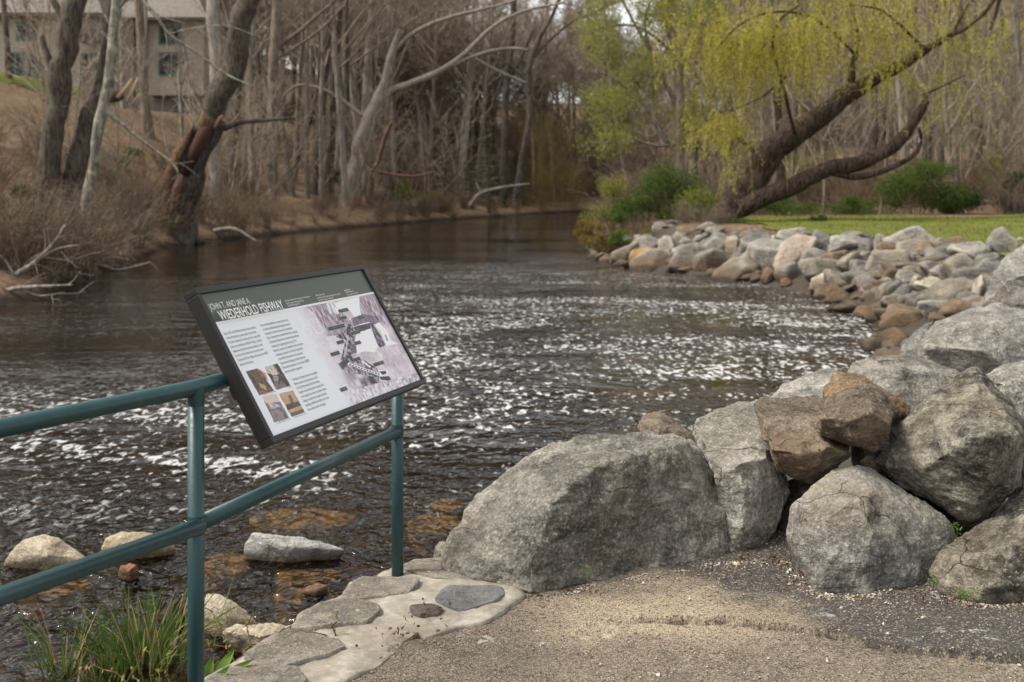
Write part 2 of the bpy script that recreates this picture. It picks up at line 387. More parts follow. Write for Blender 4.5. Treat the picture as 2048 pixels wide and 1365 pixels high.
def make_lawn():
    t = NT('lawn_grass'); v = t.coord()
    n = t.noise(v, .8, 5, .6); n2 = t.noise(v, 22, 3, .7)
    col = t.mix(t.ramp(t.math('ADD', t.math('MULTIPLY', n, .6), t.math('MULTIPLY', n2, .4)), [(.35, 0), (.65, 1)]), (.075, .09, .018), (.155, .16, .035))
    m = t.done(col, .95, t.bump(n2, .8, .05), spec=.1)
    def mk(x, y):
        d, R = shore(x, y); return R & (d > 2.5 + .4 * vnoise(np.stack([x, y, x * 0], 1), 5)) & (y < 46 + 2 * vnoise(np.stack([x * .3, y * .3, x * 0], 1), 9)) & (x < 45) & (x > .19 * y + .8 * vnoise(np.stack([x * .5, y * .5, x * 0], 1), 15))
    o = link('lawn', grid_mesh('lawn', np.linspace(4, 46, 110), np.linspace(14, 50, 100), lambda x, y: ground(x, y) + .04, mk), m); tag(o, kind='structure')
    o = link('house_lawn', grid_mesh('house_lawn', np.linspace(-48, -24, 60), np.linspace(66, 88, 50), lambda x, y: ground(x, y) + .05,
        lambda x, y: (x < -26.5) & (ground(x, y) > 7.3 + .5 * vnoise(np.stack([x * .4, y * .4, x * 0], 1), 2))), m); tag(o, kind='structure')
    # standing blades
    gm = leaf_mat('grass_blades', (.08, .10, .016), (.18, .195, .04))
    n = 16000
    x = rng.uniform(5, 34, n); y = rng.uniform(15, 48, n); k = mk(x, y); x, y = x[k], y[k]; z = ground(x, y) + .03
    n = len(x); a = rng.uniform(0, 6.28, n); hh = rng.uniform(.05, .13, n); w = .012
    p = np.stack([x, y, z], 1); dx = np.stack([np.cos(a) * w, np.sin(a) * w, a * 0], 1)
    tip = p + np.stack([rng.normal(0, .03, n), rng.normal(0, .03, n), hh], 1)
    V = np.concatenate([p - dx, p + dx, tip]); i = np.arange(n)
    o = link('lawn_grass', mesh_np('lawn_grass', V, None, np.stack([i, i + n, i + 2 * n], 1)), gm); tag(o, kind='stuff', label='short green spring grass standing on the mown lawn behind the rocks', cat='grass')
make_lawn()

# ------------------------------------------------------------------ path, gravel, wall
CRACK = [(1180, 1243), (1232, 1241), (1300, 1239), (1400, 1244), (1500, 1249), (1560, 1256), (1640, 1272), (1720, 1288), (1800, 1302), (1900, 1314), (2048, 1327), (2300, 1345), (2800, 1375)]
CW = np.array([Pz(u, v)[:2] for u, v in CRACK])
PEDGE = [(640, 1420), (690, 1366), (735, 1345), (770, 1318), (795, 1290), (850, 1282), (885, 1271), (960, 1250), (1035, 1206), (1058, 1188), (880, 1120)]
PE = np.array([Pz(u, v)[:2] for u, v in PEDGE])
def path_z(x, y):
    p = np.stack([x, y, x * 0], 1)
    z = .012 * fbm(p * 2.2, 11, 3) + .004 * fbm(p * 14, 12, 3) + .0025 * vnoise(p * 60, 13)
    yc = np.interp(x, CW[:, 0], CW[:, 1]) + .012 * fbm(np.stack([x * 9, x * 0, x * 0], 1), 3, 3)
    on = sstep(CW[0, 0], CW[2, 0] + .1, x)
    z += on * .022 * sstep(-.006, .006, y - yc) * np.exp(-np.maximum(y - yc, 0) / .5)
    z -= on * .016 * np.exp(-((y - yc + .010) / .010) ** 2)
    z += .05 * sstep(5.0, 5.7, y)
    return z
def make_path():
    t = NT('gritty_asphalt'); v = t.coord()
    n1 = t.noise(v, 2.3, 6, .62, .3); n2 = t.noise(v, 95, 4, .7); n3 = t.noise(v, 9, 5, .65)
    vo = t.n('TexVoronoi', None, Vector=v, Scale=150.); vc = vo.outputs['Color']
    gv = t.n('SeparateXYZ', None, Vector=vc).outputs[0]
    asph = t.mix(t.ramp(n2, [(.35, 0), (.65, 1)]), (.045, .040, .035), (.13, .115, .10))
    sand = t.mix(t.ramp(n2, [(.34, 0), (.64, 1)]), (.23, .175, .12), (.54, .44, .31))
    wear = t.mix(t.ramp(n2, [(.34, 0), (.62, 1)]), (.10, .08, .06), (.29, .235, .175))
    # a drift of sand lies across the middle, bare asphalt shows towards the right
    sep = t.n('SeparateXYZ', None, Vector=v); X, Y = sep.outputs[0], sep.outputs[1]
    fre = t.n('Attribute', {'attribute_name': 'fresh'}).outputs['Fac']; crk = t.n('Attribute', {'attribute_name': 'crack'}).outputs['Fac']
    right = t.ramp(t.math('ADD', fre, t.math('MULTIPLY', t.math('SUBTRACT', n1, .5), 1.2)), [(.35, 0), (.6, 1)])
    dx = t.math('MULTIPLY', t.math('SUBTRACT', X, .52), 1.05); dy = t.math('MULTIPLY', t.math('SUBTRACT', Y, 4.76), 1.9)
    dd = t.math('SQRT', t.math('ADD', t.math('MULTIPLY', dx, dx), t.math('MULTIPLY', dy, dy)))
    sm = t.n('MapRange', None, Value=t.math('ADD', dd, t.math('MULTIPLY', t.math('SUBTRACT', n1, .5), 1.4)), From_Min=.75, From_Max=.25).outputs[0]
    wear = t.mix(t.math('MULTIPLY', t.ramp(t.noise(v, 4.2, 6, .7, .6), [(.5, 0), (.62, 1)]), .6), wear, t.mix(n2, (.05, .043, .036), (.15, .13, .105)))
    col = t.mix(right, wear, asph)
    col = t.mix(t.math('MULTIPLY', sm, t.ramp(n3, [(.3, .55), (.55, 1)])), col, sand)
    col = t.mix(t.ramp(gv, [(.86, 0), (.93, .7)]), col, (.40, .34, .26))
    col = t.mix(t.ramp(gv, [(.10, .75), (.16, 0)]), col, (.035, .03, .026))
    lm = t.math('MULTIPLY', t.ramp(t.noise(v, 7, 6, .75), [(.60, 0), (.63, 1)]), t.ramp(t.noise(v, 1.4, 2), [(.5, 0), (.58, 1)]))
    col = t.mix(t.math('MULTIPLY', lm, .75), col, (.52, .52, .46))
    col = t.mix(t.math('MULTIPLY', crk, .9), col, (.022, .019, .016))
    h = t.math('ADD', t.math('MULTIPLY', n2, .7), t.math('MULTIPLY', vo.outputs['Distance'], .8))
    m = t.done(col, .92, t.bump(h, .9, .012), spec=.2)
    def mk(x, y):
        ex = np.interp(y, PE[::1, 1], PE[::1, 0]); return (x > ex - .03) & (x > -.30 + (y - 5.32) * 2.2)
    xs = axis([(-1.3, 2.5, .018), (2.5, 6, .15)]); ys = axis([(1, 3.6, .15), (3.6, 6.1, .015)])
    me = grid_mesh('path', xs, ys, path_z, mk); V = co(me); x, y = V[:, 0], V[:, 1]
    yc = np.interp(x, CW[:, 0], CW[:, 1]) + .012 * fbm(np.stack([x * 9, x * 0, x * 0], 1), 3, 3); on = sstep(CW[0, 0], CW[2, 0] + .1, x)
    wob = fbm(np.stack([x * 14, y * 14, x * 0], 1), 41, 3)
    cr = on * np.exp(-((y - yc + .006) / (.007 + .002 * wob)) ** 2); fr = sstep(-.02, .02, y - yc) * sstep(.75, 1.35, x + .5 * (y - 4.7)) + sstep(.42, .75, y - 4.7) * sstep(.35, .8, x) * .8
    for nm, a in (('fresh', np.clip(fr, 0, 1)), ('crack', np.clip(cr, 0, 1))):
        at = me.attributes.new(nm, 'FLOAT', 'POINT'); at.data.foreach_set('value', a.astype(np.float32))
    o = link('path', me, m); tag(o, kind='structure')
    # loose grit and pebbles
    gm = NT('pebble'); oi = gm.n('TexVoronoi', None, Vector=gm.coord(), Scale=18.).outputs['Color']
    gv = gm.n('SeparateXYZ', None, Vector=oi).outputs[0]
    gmat = gm.done(gm.ramp(gv, [(0, (.10, .08, .06)), (.35, (.27, .21, .15)), (.65, (.38, .33, .26)), (1, (.6, .56, .48))]), .85)
    bmv = np.array([[0, 0, 1], [.9, 0, .1], [.2, .8, .2], [-.8, .5, 0], [-.6, -.7, .1], [.4, -.9, 0], [0, 0, -.6]])
    bt = np.array([[0, 1, 2], [0, 2, 3], [0, 3, 4], [0, 4, 5], [0, 5, 1], [6, 2, 1], [6, 3, 2], [6, 4, 3], [6, 5, 4], [6, 1, 5]])
    n = 7600; x = rng.uniform(-1, 2.4, n); y = rng.uniform(3.75, 5.75, n)
    clump = fbm(np.stack([x, y, x * 0], 1) * 3.0, 21, 3); k = mk(x, y) & (clump > rng.uniform(-.9, .9, n)); x, y = x[k], y[k]; n = len(x)
    s = .0025 + .0035 * rng.random(n) ** 2 + (rng.random(n) > .965) * rng.uniform(.003, .010, n); V = []; T = []
    feet = np.array([Pz(*q)[:2] for q in ((1050, 1196), (1134, 1186), (1187, 1170), (1300, 1160), (1449, 1138), (1480, 1136), (1560, 1134), (1615, 1180), (1660, 1196), (1740, 1199), (1863, 1172), (1885, 1182), (1944, 1210), (2048, 1214), (2150, 1220))])
    ff = rng.uniform(0, len(feet) - 1.001, 1500); fi = ff.astype(int); fp = feet[fi] + (feet[fi + 1] - feet[fi]) * (ff - fi)[:, None] + np.stack([rng.normal(0, .02, 1500), -np.abs(rng.normal(0, .035, 1500)) + .02], 1)
    x = np.concatenate([x, fp[:, 0]]); y = np.concatenate([y, fp[:, 1]]); s = np.concatenate([s, .003 + .009 * rng.random(1500) ** 3]); n = len(x)
    z = path_z(x, y)
    for i in range(n):
        A = bmv * (1 + rng.normal(0, .18, bmv.shape)) * np.array([1, rng.uniform(.6, 1), rng.uniform(.35, .7)]) * s[i]
        an = rng.uniform(0, 6.28); ca, sa = math.cos(an), math.sin(an)
        A = A @ np.array([[ca, sa, 0], [-sa, ca, 0], [0, 0, 1]]) + [x[i], y[i], z[i] + s[i] * .2]
        V.append(A); T.append(bt + 7 * i)
    o = link('gravel', mesh_np('gravel', np.concatenate(V), None, np.concatenate(T), smooth=False), gmat); tag(o, kind='stuff', label='loose grit and pebbles scattered over the sandy path', cat='gravel')
make_path()

def slab_mesh(name, outline, z0, z1, L=.03, bevel=.02, amp=.006, seed=0, jit=.01, tilt=(0, 0)):
    # a flat stone with an uneven edge: outline in metres, rounded rim, rough top
    o = np.array(outline, float)[:, :2]; pts = []
    for i in range(len(o)):
        a, b = o[i], o[(i + 1) % len(o)]; m = max(1, int(np.linalg.norm(b - a) / L))
        for j in range(m): pts.append(a + (b - a) * j / m)
    pts = np.array(pts); prev, nxt = np.roll(pts, 1, 0), np.roll(pts, -1, 0)
    pts = pts * .5 + (prev + nxt) * .25
    q = np.stack([pts[:, 0] * 9, pts[:, 1] * 9, pts[:, 0] * 0 + seed], 1)
    pts = pts + np.stack([fbm(q, seed, 3), fbm(q + 40, seed + 5, 3)], 1) * jit
    bm = bmesh.new()
    vs_ = [bm.verts.new((p[0], p[1], z1)) for p in pts]; f = bm.faces.new(vs_)
    if f.normal.z < 0: f.normal_flip()
    bm.normal_update()
    if f.normal.z < 0: bmesh.ops.reverse_faces(bm, faces=[f])
    rim = [v for v in f.verts]
    bmesh.ops.inset_region(bm, faces=[f], thickness=bevel, depth=0)
    inner = set(f.verts); rim = [v for v in bm.verts if v not in inner]
    for v in rim: v.co.z -= bevel * .6
    edges = [e for e in bm.edges if e.is_boundary]
    r = bmesh.ops.extrude_edge_only(bm, edges=edges)
    for v in r['geom']:
        if isinstance(v, bmesh.types.BMVert): v.co.z = z0
    bmesh.ops.triangulate(bm, faces=bm.faces[:])
    for _ in range(5):
        es = [e for e in bm.edges if e.calc_length() > L * 1.4]
        if not es: break
        bmesh.ops.subdivide_edges(bm, edges=es, cuts=1); bmesh.ops.triangulate(bm, faces=[f for f in bm.faces if len(f.verts) > 3])
    me = bpy.data.meshes.new(name); bm.to_mesh(me); bm.free()
    V = co(me); N = normals(me); c = V.mean(0)
    d = amp * (fbm(V * 5 + seed, seed, 4) + .5 * fbm(V * 22 + seed, seed + 3, 3))
    V = V + N * d[:, None]; V[:, 2] += (V[:, 0] - c[0]) * tilt[0] + (V[:, 1] - c[1]) * tilt[1]
    setco(me, V); me.polygons.foreach_set('use_smooth', np.ones(len(me.polygons), bool))
    return me

def make_wall():
    root = empty('stone_wall', (-.4, 4.7, 0)); tag(root, 'low river wall topped with pale mortar and set grey flagstones under the railing', 'wall')
    rl = np.array([-.4, 4.7, 0])
    t = NT('mortar'); v = t.coord(); n = t.noise(v, 6, 7, .68); n2 = t.noise(v, 40, 4, .7)
    col = t.mix(t.ramp(n, [(.38, 0), (.62, 1)]), (.21, .182, .145), (.39, .36, .305)); col = t.mix(t.math('MULTIPLY', t.ramp(t.noise(v, 2.2, 5, .65), [(.5, 0), (.62, 1)]), .65), col, (.20, .16, .115)); col = t.mix(t.math('MULTIPLY', t.ramp(n2, [(.4, 1), (.55, 0)]), .4), col, (.2, .17, .13))
    mort = t.done(col, .93, t.bump(t.math('ADD', n, t.math('MULTIPLY', n2, .4)), .6, .015), spec=.2)
    stone = rock_mat('flagstone', (.125, .108, .085), (.34, .31, .26), (.20, .15, .10), .35, .9, 3.3, scale=2.2)
    slate = rock_mat('blue_grey_flagstone', (.14, .135, .13), (.23, .222, .215), (.16, .13, .11), .25, .2, 1.3, scale=2.5)
    brownst = rock_mat('brown_flagstone', (.07, .055, .045), (.15, .12, .10), (.12, .08, .05), .3, .0, 5.3, scale=2.5)
    def poly(px, z=0.): return [Pz(u, v, z)[:2] - rl[:2] for u, v in px]
    cap = [(330, 1425), (415, 1362), (480, 1318), (560, 1276), (628, 1226), (676, 1196), (712, 1170), (770, 1142), (830, 1124), (880, 1118), (1030, 1178),
           (1052, 1190), (1036, 1206), (962, 1248), (888, 1268), (850, 1284), (838, 1262), (800, 1288), (770, 1318), (735, 1345), (688, 1366), (640, 1425), (560, 1520)]
    link('mortar_cap', slab_mesh('mortar_cap', poly(cap), -.10, .004, .022, 0.025, .0075, 4, .014), mort, root)
    # courses of rubble below the cap, facing the river
    face = [(300, 1450), (400, 1372), (470, 1326), (550, 1284), (620, 1232), (668, 1201), (706, 1174), (765, 1146), (830, 1130), (900, 1140), (960, 1200), (700, 1330), (600, 1450)]
    link('rubble_base', slab_mesh('rubble_base', poly(face), -1.2, -.085, .05, .02, .03, 9, .03), rock_mat('wall_rubble', (.07, .06, .05), (.22, .2, .17), seed=2.2, waterline=True), root)
    stones = [('flagstone', stone, [(676, 1203), (700, 1176), (728, 1158), (790, 1160), (842, 1166), (824, 1192), (772, 1199), (712, 1207)], .016),
              ('flagstone', stone, [(792, 1138), (830, 1124), (880, 1124), (912, 1142), (944, 1165), (890, 1163), (840, 1153)], .012),
              ('flagstone', slate, [(868, 1203), (884, 1184), (902, 1177), (1004, 1179), (1008, 1195), (985, 1210), (930, 1226), (893, 1218)], .014),
              ('flagstone', brownst, [(818, 1217), (866, 1214), (886, 1226), (872, 1238), (838, 1236), (822, 1229)], .014),
              ('flagstone', stone, [(566, 1273), (604, 1240), (645, 1212), (702, 1206), (752, 1222), (760, 1234), (735, 1252), (640, 1262)], .022),
              ('flagstone', stone, [(486, 1318), (540, 1284), (585, 1272), (672, 1286), (690, 1300), (640, 1322), (560, 1345), (500, 1345)], .018),
              ('flagstone', stone, [(398, 1378), (450, 1343), (510, 1340), (600, 1346), (612, 1362), (570, 1420), (420, 1430)], .020)]
    for i, (nm, mt, px, z) in enumerate(stones):
        o = link(nm, slab_mesh(nm, poly(px), -.05, z, .018, .010, .004, 20 + i, .005 + .007 * (len(px) > 6) * (i not in (2, 3))), mt, root)
        lab = ['rough flagstone at the foot of the railing post', 'flat flagstone beside the big boulder', 'smooth blue grey flagstone ringed by pale mortar', 'small dark brown flagstone', None, None, None][i]
        if lab: o['label'] = lab
make_wall()

# ------------------------------------------------------------------ railing
t = NT('green_paint'); v = t.coord(); n = t.noise(v, 5, 4, .6); n2 = t.noise(v, 90, 3, .6)
n3 = t.noise(v, 26, 5, .7); chip = t.ramp(n3, [(.70, 0), (.73, 1)])
GREEN = t.done(t.mix(t.math('MULTIPLY', chip, .8), t.mix(t.ramp(n, [(.35, 0), (.65, 1)]), (.009, .040, .043), (.014, .055, .058)), (.10, .055, .03)), t.ramp(n2, [(.35, .34), (.65, .5)]), t.bump(n2, .12, .004), spec=.5)
def make_railing():
    A = np.array([-.998, 3.79]); B = np.array([-.499, 5.23]); D = np.array([-1.352, 3.145]); d = (A - D) / np.linalg.norm(A - D)
    E = D - d * 1.5
    zt, zm, r = 1.06, .626, .0255
    root = empty('railing', (A[0], A[1], -.02)); tag(root, 'dark green painted pipe railing along the river wall', 'railing')
    off = np.array([A[0], A[1], -.02])
    def tube(nm, pts, rad=r, k=20, cap=True):
        T = Tubes(); pts = np.array(pts, float) - off; T.add(pts, [rad] * len(pts), k, cap); return link(nm, T.mesh(nm), GREEN, root)
    def p3(q, z): return np.array([q[0], q[1], z])
    # right post turns over into the top rail with a bend
    ab = (B - A) / np.linalg.norm(B - A); bend = .085
    arc = [p3(B - ab * bend * (1 - math.sin(i / 8 * math.pi / 2)), zt - bend + bend * math.cos(i / 8 * math.pi / 2)) for i in range(9)]
    corner = []
    for i in range(7):                        # gentle bend where the rail turns at the left post
        s = i / 6; corner.append(p3(A - d * .06 * (1 - s) ** 2 + ab * .06 * s ** 2, zt))
    tube('top_rail', [p3(E, zt)] + corner + arc + [p3(B, zt - bend - .01)])
    tube('mid_rail', [p3(E + [.012, -.02], zm), p3(A + np.array([.018, -.012]), zm)])
    tube('mid_rail', [p3(A + ab * .012, zm), p3(B, zm)])
    tube('post', [p3(A, -.35), p3(A, zt - .008)], .026)
    tube('post', [p3(B, -.2), p3(B, zt - bend)], .026)
    tube('post', [p3(E + d * .1, -.3), p3(E + d * .1, zt - .008)], .026)
    # welds
    for q, z in ((A, zt - .027), (A, zm), (B, zm)):
        T = Tubes(); c = p3(q, z) - off
        T.add([c + [0, 0, s * .03] for s in np.linspace(-1, 1, 7)], [.0262, .0268, .0272, .0274, .0272, .0268, .0262], 20)
        link('weld', T.mesh('weld'), GREEN, root)
make_railing()

# ------------------------------------------------------------------ interpretive sign
TLc = P(389.2, 576.9, 3.95); D1 = np.array([830., 2400., 0]); D1 /= np.linalg.norm(D1)
D2 = np.array([.572, -.1978, -1.]); D2 /= np.linalg.norm(D2); D2 -= D1 * (D1 @ D2); D2 /= np.linalg.norm(D2)
NS = np.cross(D2, D1); NS /= np.linalg.norm(NS)
if NS[1] > 0: NS = -NS
SW, SH = 1.249, .5705
def sgn(u, v):                               # pixel of the photograph -> (a, b) metres on the face of the sign
    r = P(u, v, 1.) - np.array([0, 0, EYE]); o = np.array([0, 0, EYE])
    s = ((TLc - o) @ NS) / (r @ NS); q = o + r * s - TLc
    return np.array([q @ D1, q @ D2])
def sgn_px(a, b, ):                          # the inverse, vectorised
    q = TLc[None] + a[:, None] * D1 + b[:, None] * D2
    return 1024 + F * q[:, 0] / q[:, 1], HZ - F * (q[:, 2] - EYE) / q[:, 1]
def make_sign():
    root = empty('information_sign', TLc); tag(root, 'tilted interpretive panel in dark frame about the fishway, mounted on the green railing', 'sign')
    t = NT('frame_metal'); n = t.noise(t.coord(), 120, 3)
    FR = t.done((.006, .0065, .0062), .5, t.bump(n, .08, .002), spec=.5)
    white = flat_mat('panel_white', (.82, .84, .86), .35); head = flat_mat('panel_header', (.070, .078, .060), .4)
    ink = flat_mat('ink', (.12, .12, .12), .6); wink = flat_mat('white_ink', (.85, .85, .84), .5); tagm = flat_mat('tag_green', (.045, .058, .045), .5); cream = flat_mat('cream_ink', (.5, .54, .42), .5)
    bw, dp = .021, .052
    def box(bm, x0, x1, y0, y1, z0, z1):
        r = bmesh.ops.create_cube(bm, size=1)
        for v_ in r['verts']: v_.co = Vector(((x0 + x1) / 2 + v_.co.x * (x1 - x0), (y0 + y1) / 2 + v_.co.y * (y1 - y0), (z0 + z1) / 2 + v_.co.z * (z1 - z0)))
    def bmobj(nm, build, mat, bev=0, parent=root):
        bm = bmesh.new(); build(bm)
        if bev: bmesh.ops.bevel(bm, geom=bm.edges[:], offset=bev, segments=2, affect='EDGES', profile=.6)
        bmesh.ops.recalc_face_normals(bm, faces=bm.faces[:])
        me = bpy.data.meshes.new(nm); bm.to_mesh(me); bm.free()
        return link(nm, me, mat, parent)
    def bars(bm):
        box(bm, 0, SW, 0, bw, -dp, 0); box(bm, 0, SW, SH - bw, SH, -dp, 0)
        box(bm, 0, bw, bw + .0006, SH - bw - .0006, -dp, -.0005); box(bm, SW - bw, SW, bw + .0006, SH - bw - .0006, -dp, -.0005)
    frame = bmobj('frame', bars, FR, .0025)
    bmobj('back_plate', lambda bm: box(bm, bw * .6, SW - bw * .6, bw * .6, SH - bw * .6, -dp + .006, -.014), FR)
    # two brackets and clamps that hold it to the top rail
    for x in (.10, SW - .12):
        br = bmobj('bracket', lambda bm: (box(bm, x - .02, x + .02, .16, .50, -dp - .012, -dp - .0005), box(bm, x - .018, x + .018, .33, .375, -dp - .06, -dp - .0125)), FR, .002)
        T = Tubes(); T.add([(x - .05, .352, -dp - .028), (x + .05, .352, -dp - .028)], [.006, .006], 10, True); link('bolt', T.mesh('bolt'), FR, br)
    zP = -.009
    # printed face: a fine grid whose colours are the artwork
    nx, ny = 420, 190
    a0, a1, b0, b1 = bw * .9, SW - bw * .9, bw * .9, SH - bw * .9
    hb_l = sgn(434, 645)[1]; hb_r = sgn(752.3, 585.4)[1]; hb = (hb_l + hb_r) / 2
    A, B = np.meshgrid(np.linspace(a0, a1, nx), np.linspace(hb, b1, ny)); A = A.ravel(); B = B.ravel()
    u, v = sgn_px(A, B)
    p3 = np.stack([A * 1., B * 1., A * 0], 1)
    def inpoly(pts):
        pts = np.array(pts, float); ins = np.zeros(len(u), bool)
        for i in range(len(pts)):
            p, q = pts[i], pts[(i + 1) % len(pts)]
            c = (p[1] > v) != (q[1] > v); ins ^= c & (u < (q[0] - p[0]) * (v - p[1]) / (q[1] - p[1] + 1e-12) + p[0])
        return ins
    r5 = lambda L: [(600 + x / 9.75, 580 + y / 9.75) for x, y in L]
    r6 = lambda L: [(660 + x / 9.1, 680 + y / 9.1) for x, y in L]
    r4 = lambda L: [(480 + x / 9.1, 700 + y / 9.1) for x, y in L]
    col = np.tile(np.array([.79, .81, .84]), (len(u), 1))
    mauve = np.array([.50, .445, .475]); n_a = fbm(p3 * 90, 1, 3)[:, None]; n_b = fbm(np.stack([A * 160, B * 40, A * 0], 1), 4, 3)[:, None]
    n_c = fbm(p3 * 25, 8, 4)[:, None]
    s = (A - a0) / (a1 - a0)
    fade = sstep(.40, .58, s + .05 * n_c[:, 0] - .10 * (B - .35))[:, None]
    pic = mauve * (1 + .22 * n_c + .10 * n_a) + .10
    def paint(px, c, nz=0, ns=None):
        nonlocal pic
        m = inpoly(px)[:, None]; c = np.array(c, float)
        pic = np.where(m, np.clip(c * (1 + (nz * (n_a if ns is None else ns))), 0, 1), pic)
    paint(r5([(120, 300), (480, 255), (720, 220), (860, 430), (1080, 660), (900, 860), (560, 800), (300, 420)]), (.42, .36, .40), .55, n_b)
    paint(r5([(520, 255), (720, 215), (840, 420), (760, 470), (690, 440), (600, 460)]), (.62, .58, .60), .5, n_b)
    paint(r5([(640, 560), (1060, 640), (900, 860), (560, 880), (520, 800)]), (.40, .35, .38), .3)
    paint(r5([(720, 225), (1190, 110), (1180, 260), (1230, 460), (1100, 520), (1050, 440), (980, 350), (760, 390)]), (.80, .80, .81))
    paint(r5([(1190, 110), (1500, 55), (1960, 760), (1560, 600), (1250, 520), (1215, 420)]), (.44, .38, .42), .5, n_b)
    paint(r5([(1030, 540), (1250, 450), (1560, 500), (1580, 640), (1080, 700)]), (.26, .22, .26), .3, n_b)
    paint(r5([(1070, 695), (1390, 612), (1425, 770), (1180, 800), (1110, 780)]), (.17, .14, .17), .3)
    paint(r5([(1070, 690), (1385, 606), (1390, 622), (1075, 706)]), (.75, .74, .75))
    paint(r5([(1110, 880), (1190, 800), (1300, 770), (1430, 730), (1540, 1000), (1555, 1080), (1500, 1200), (1300, 1180), (1150, 1230)]), (.80, .80, .81), .08, n_b)
    paint(r5([(1390, 620), (1450, 630), (1600, 860), (1700, 1060), (1600, 1110), (1540, 1040), (1450, 800)]), (.20, .17, .2), .7)
    paint(r5([(1465, 650), (1500, 660), (1560, 610), (1720, 760), (1800, 960), (1940, 1030), (1720, 1070), (1650, 900), (1600, 780)]), (.82, .82, .83))
    paint(r5([(1680, 840), (1710, 860), (1760, 980), (1720, 970)]), (.35, .31, .35))
    paint(r5([(540, 900), (760, 880), (880, 1100), (660, 1170)]), (.66, .64, .67), .06)
    paint(r5([(980, 640), (1060, 680), (1120, 860), (1040, 1240), (1080, 1365), (900, 1400), (820, 1400), (860, 1200), (930, 960), (740, 900), (800, 820), (940, 760)]), (.20, .18, .2), 1.6)
    paint(r5([(1060, 1040), (1120, 1040), (1145, 1200), (1030, 1240)]), (.22, .2, .23))
    paint(r5([(960, 870), (985, 870), (950, 1130), (905, 1290), (880, 1290), (930, 1080)]), (.55, .53, .55))
    paint(r6([(170, 420), (370, 380), (560, 290), (920, 520), (930, 760), (760, 830), (500, 800), (300, 560)]), (.33, .29, .32), .8)
    paint(r6([(250, 560), (900, 660), (930, 790), (700, 920), (420, 880), (300, 700)]), (.40, .35, .38), .6, n_c * 1.4)
    paint(r6([(180, 420), (290, 340), (370, 400), (260, 540)]), (.12, .1, .12), .5)
    paint(r6([(600, 370), (640, 365), (790, 480), (760, 490)]), (.8, .8, .8))
    paint(r6([(900, 530), (1080, 520), (1100, 640), (960, 660)]), (.72, .7, .7)); paint(r6([(930, 560), (1040, 545), (1065, 600), (990, 625)]), (.06, .055, .06))
    paint(r6([(930, 655), (1105, 640), (1165, 740), (960, 705)]), (.07, .065, .07), .3)
    paint(r6([(365, 395), (985, 605), (965, 645), (355, 432)]), (.80, .80, .80))
    for i in range(11):
        x = 388 + i * 51.5; y = 418 + i * 17.2; paint(r6([(x, y), (x + 36, y + 10), (x + 32, y + 30), (x - 4, y + 20)]), (.05, .05, .05))
    paint(r6([(400, 900), (1700, 560), (1820, 760), (900, 1130), (400, 1330)]), (.58, .53, .56), .45)
    paint(r6([(600, 950), (1200, 800), (1300, 900), (800, 1100)]), (.66, .63, .65), .3, n_b)
    pic = np.clip((pic - .48) * 1.3 + .48, .03, .86); col = col * (1 - fade) + pic * fade
    def paint2(px, c, nz=0, ns=None):
        m = inpoly(px)[:, None]; col[:] = np.where(m, np.clip(np.array(c) * (1 + nz * (n_a if ns is None else ns)), 0, 1), col)
    # faint outline of a building
    for L in ([(150, 530), (165, 528), (385, 830), (370, 835)], [(225, 530), (345, 540), (350, 552), (228, 545)], [(335, 540), (350, 540), (500, 800), (484, 806)], [(320, 828), (495, 798), (500, 815), (322, 842)], [(180, 860), (270, 850), (272, 866), (182, 876)], [(110, 520), (122, 520), (285, 850), (272, 855)]):
        paint2(r5(L), (.80, .81, .83))
    # four small old photographs
    paint2(r4([(140, 372), (360, 316), (660, 722), (388, 806)]), (.13, .075, .045), .5)
    paint2(r4([(330, 322), (365, 316), (500, 400), (560, 560), (430, 440), (345, 350)]), (.45, .33, .25), .3); paint2(r4([(305, 330), (345, 322), (480, 430), (520, 540), (470, 470), (380, 380)]), (.30, .07, .03), .3)
    paint2(r4([(340, 440), (430, 440), (520, 590), (380, 550)]), (.12, .10, .085), .3); paint2(r4([(380, 570), (500, 630), (525, 720), (410, 660)]), (.42, .34, .22), .2); paint2(r4([(380, 690), (520, 740), (390, 800)]), (.25, .12, .05), .3)
    paint2(r4([(190, 410), (290, 480), (330, 600), (250, 520)]), (.05, .045, .055))
    paint2(r4([(470, 290), (720, 226), (960, 632), (705, 714)]), (.06, .045, .04), .6)
    paint2(r4([(470, 290), (640, 245), (760, 420), (640, 440), (530, 400)]), (.45, .39, .33), .7, n_b); paint2(r4([(625, 440), (730, 450), (740, 540), (660, 555)]), (.36, .28, .25), .2); paint2(r4([(640, 570), (800, 540), (900, 640), (705, 714)]), (.17, .125, .11), .5)
    paint2(r4([(435, 830), (690, 775), (935, 1222), (665, 1305)]), (.20, .16, .17), .35)
    paint2(r4([(435, 830), (690, 775), (770, 920), (700, 930), (600, 950), (510, 950)]), (.66, .54, .48), .05); paint2(r4([(560, 960), (640, 940), (780, 1000), (700, 1040), (580, 1060)]), (.42, .37, .37), .6); paint2(r4([(580, 1080), (790, 1080), (860, 1230), (665, 1300)]), (.27, .215, .23), .3)
    paint2(r4([(740, 780), (1000, 715), (1220, 1115), (980, 1205)]), (.47, .33, .19), .2)
    paint2(r4([(900, 800), (960, 800), (1010, 920), (980, 970)]), (.16, .11, .07), .3); paint2(r4([(870, 970), (1100, 910), (1150, 990), (1000, 1050), (900, 1080)]), (.09, .06, .045), .6); paint2(r4([(950, 1140), (1180, 1050), (1220, 1115), (980, 1205)]), (.15, .10, .065), .4)
    col = np.clip(col, .01, .9)
    i = (np.arange(ny - 1)[:, None] * nx + np.arange(nx - 1)[None]).ravel()
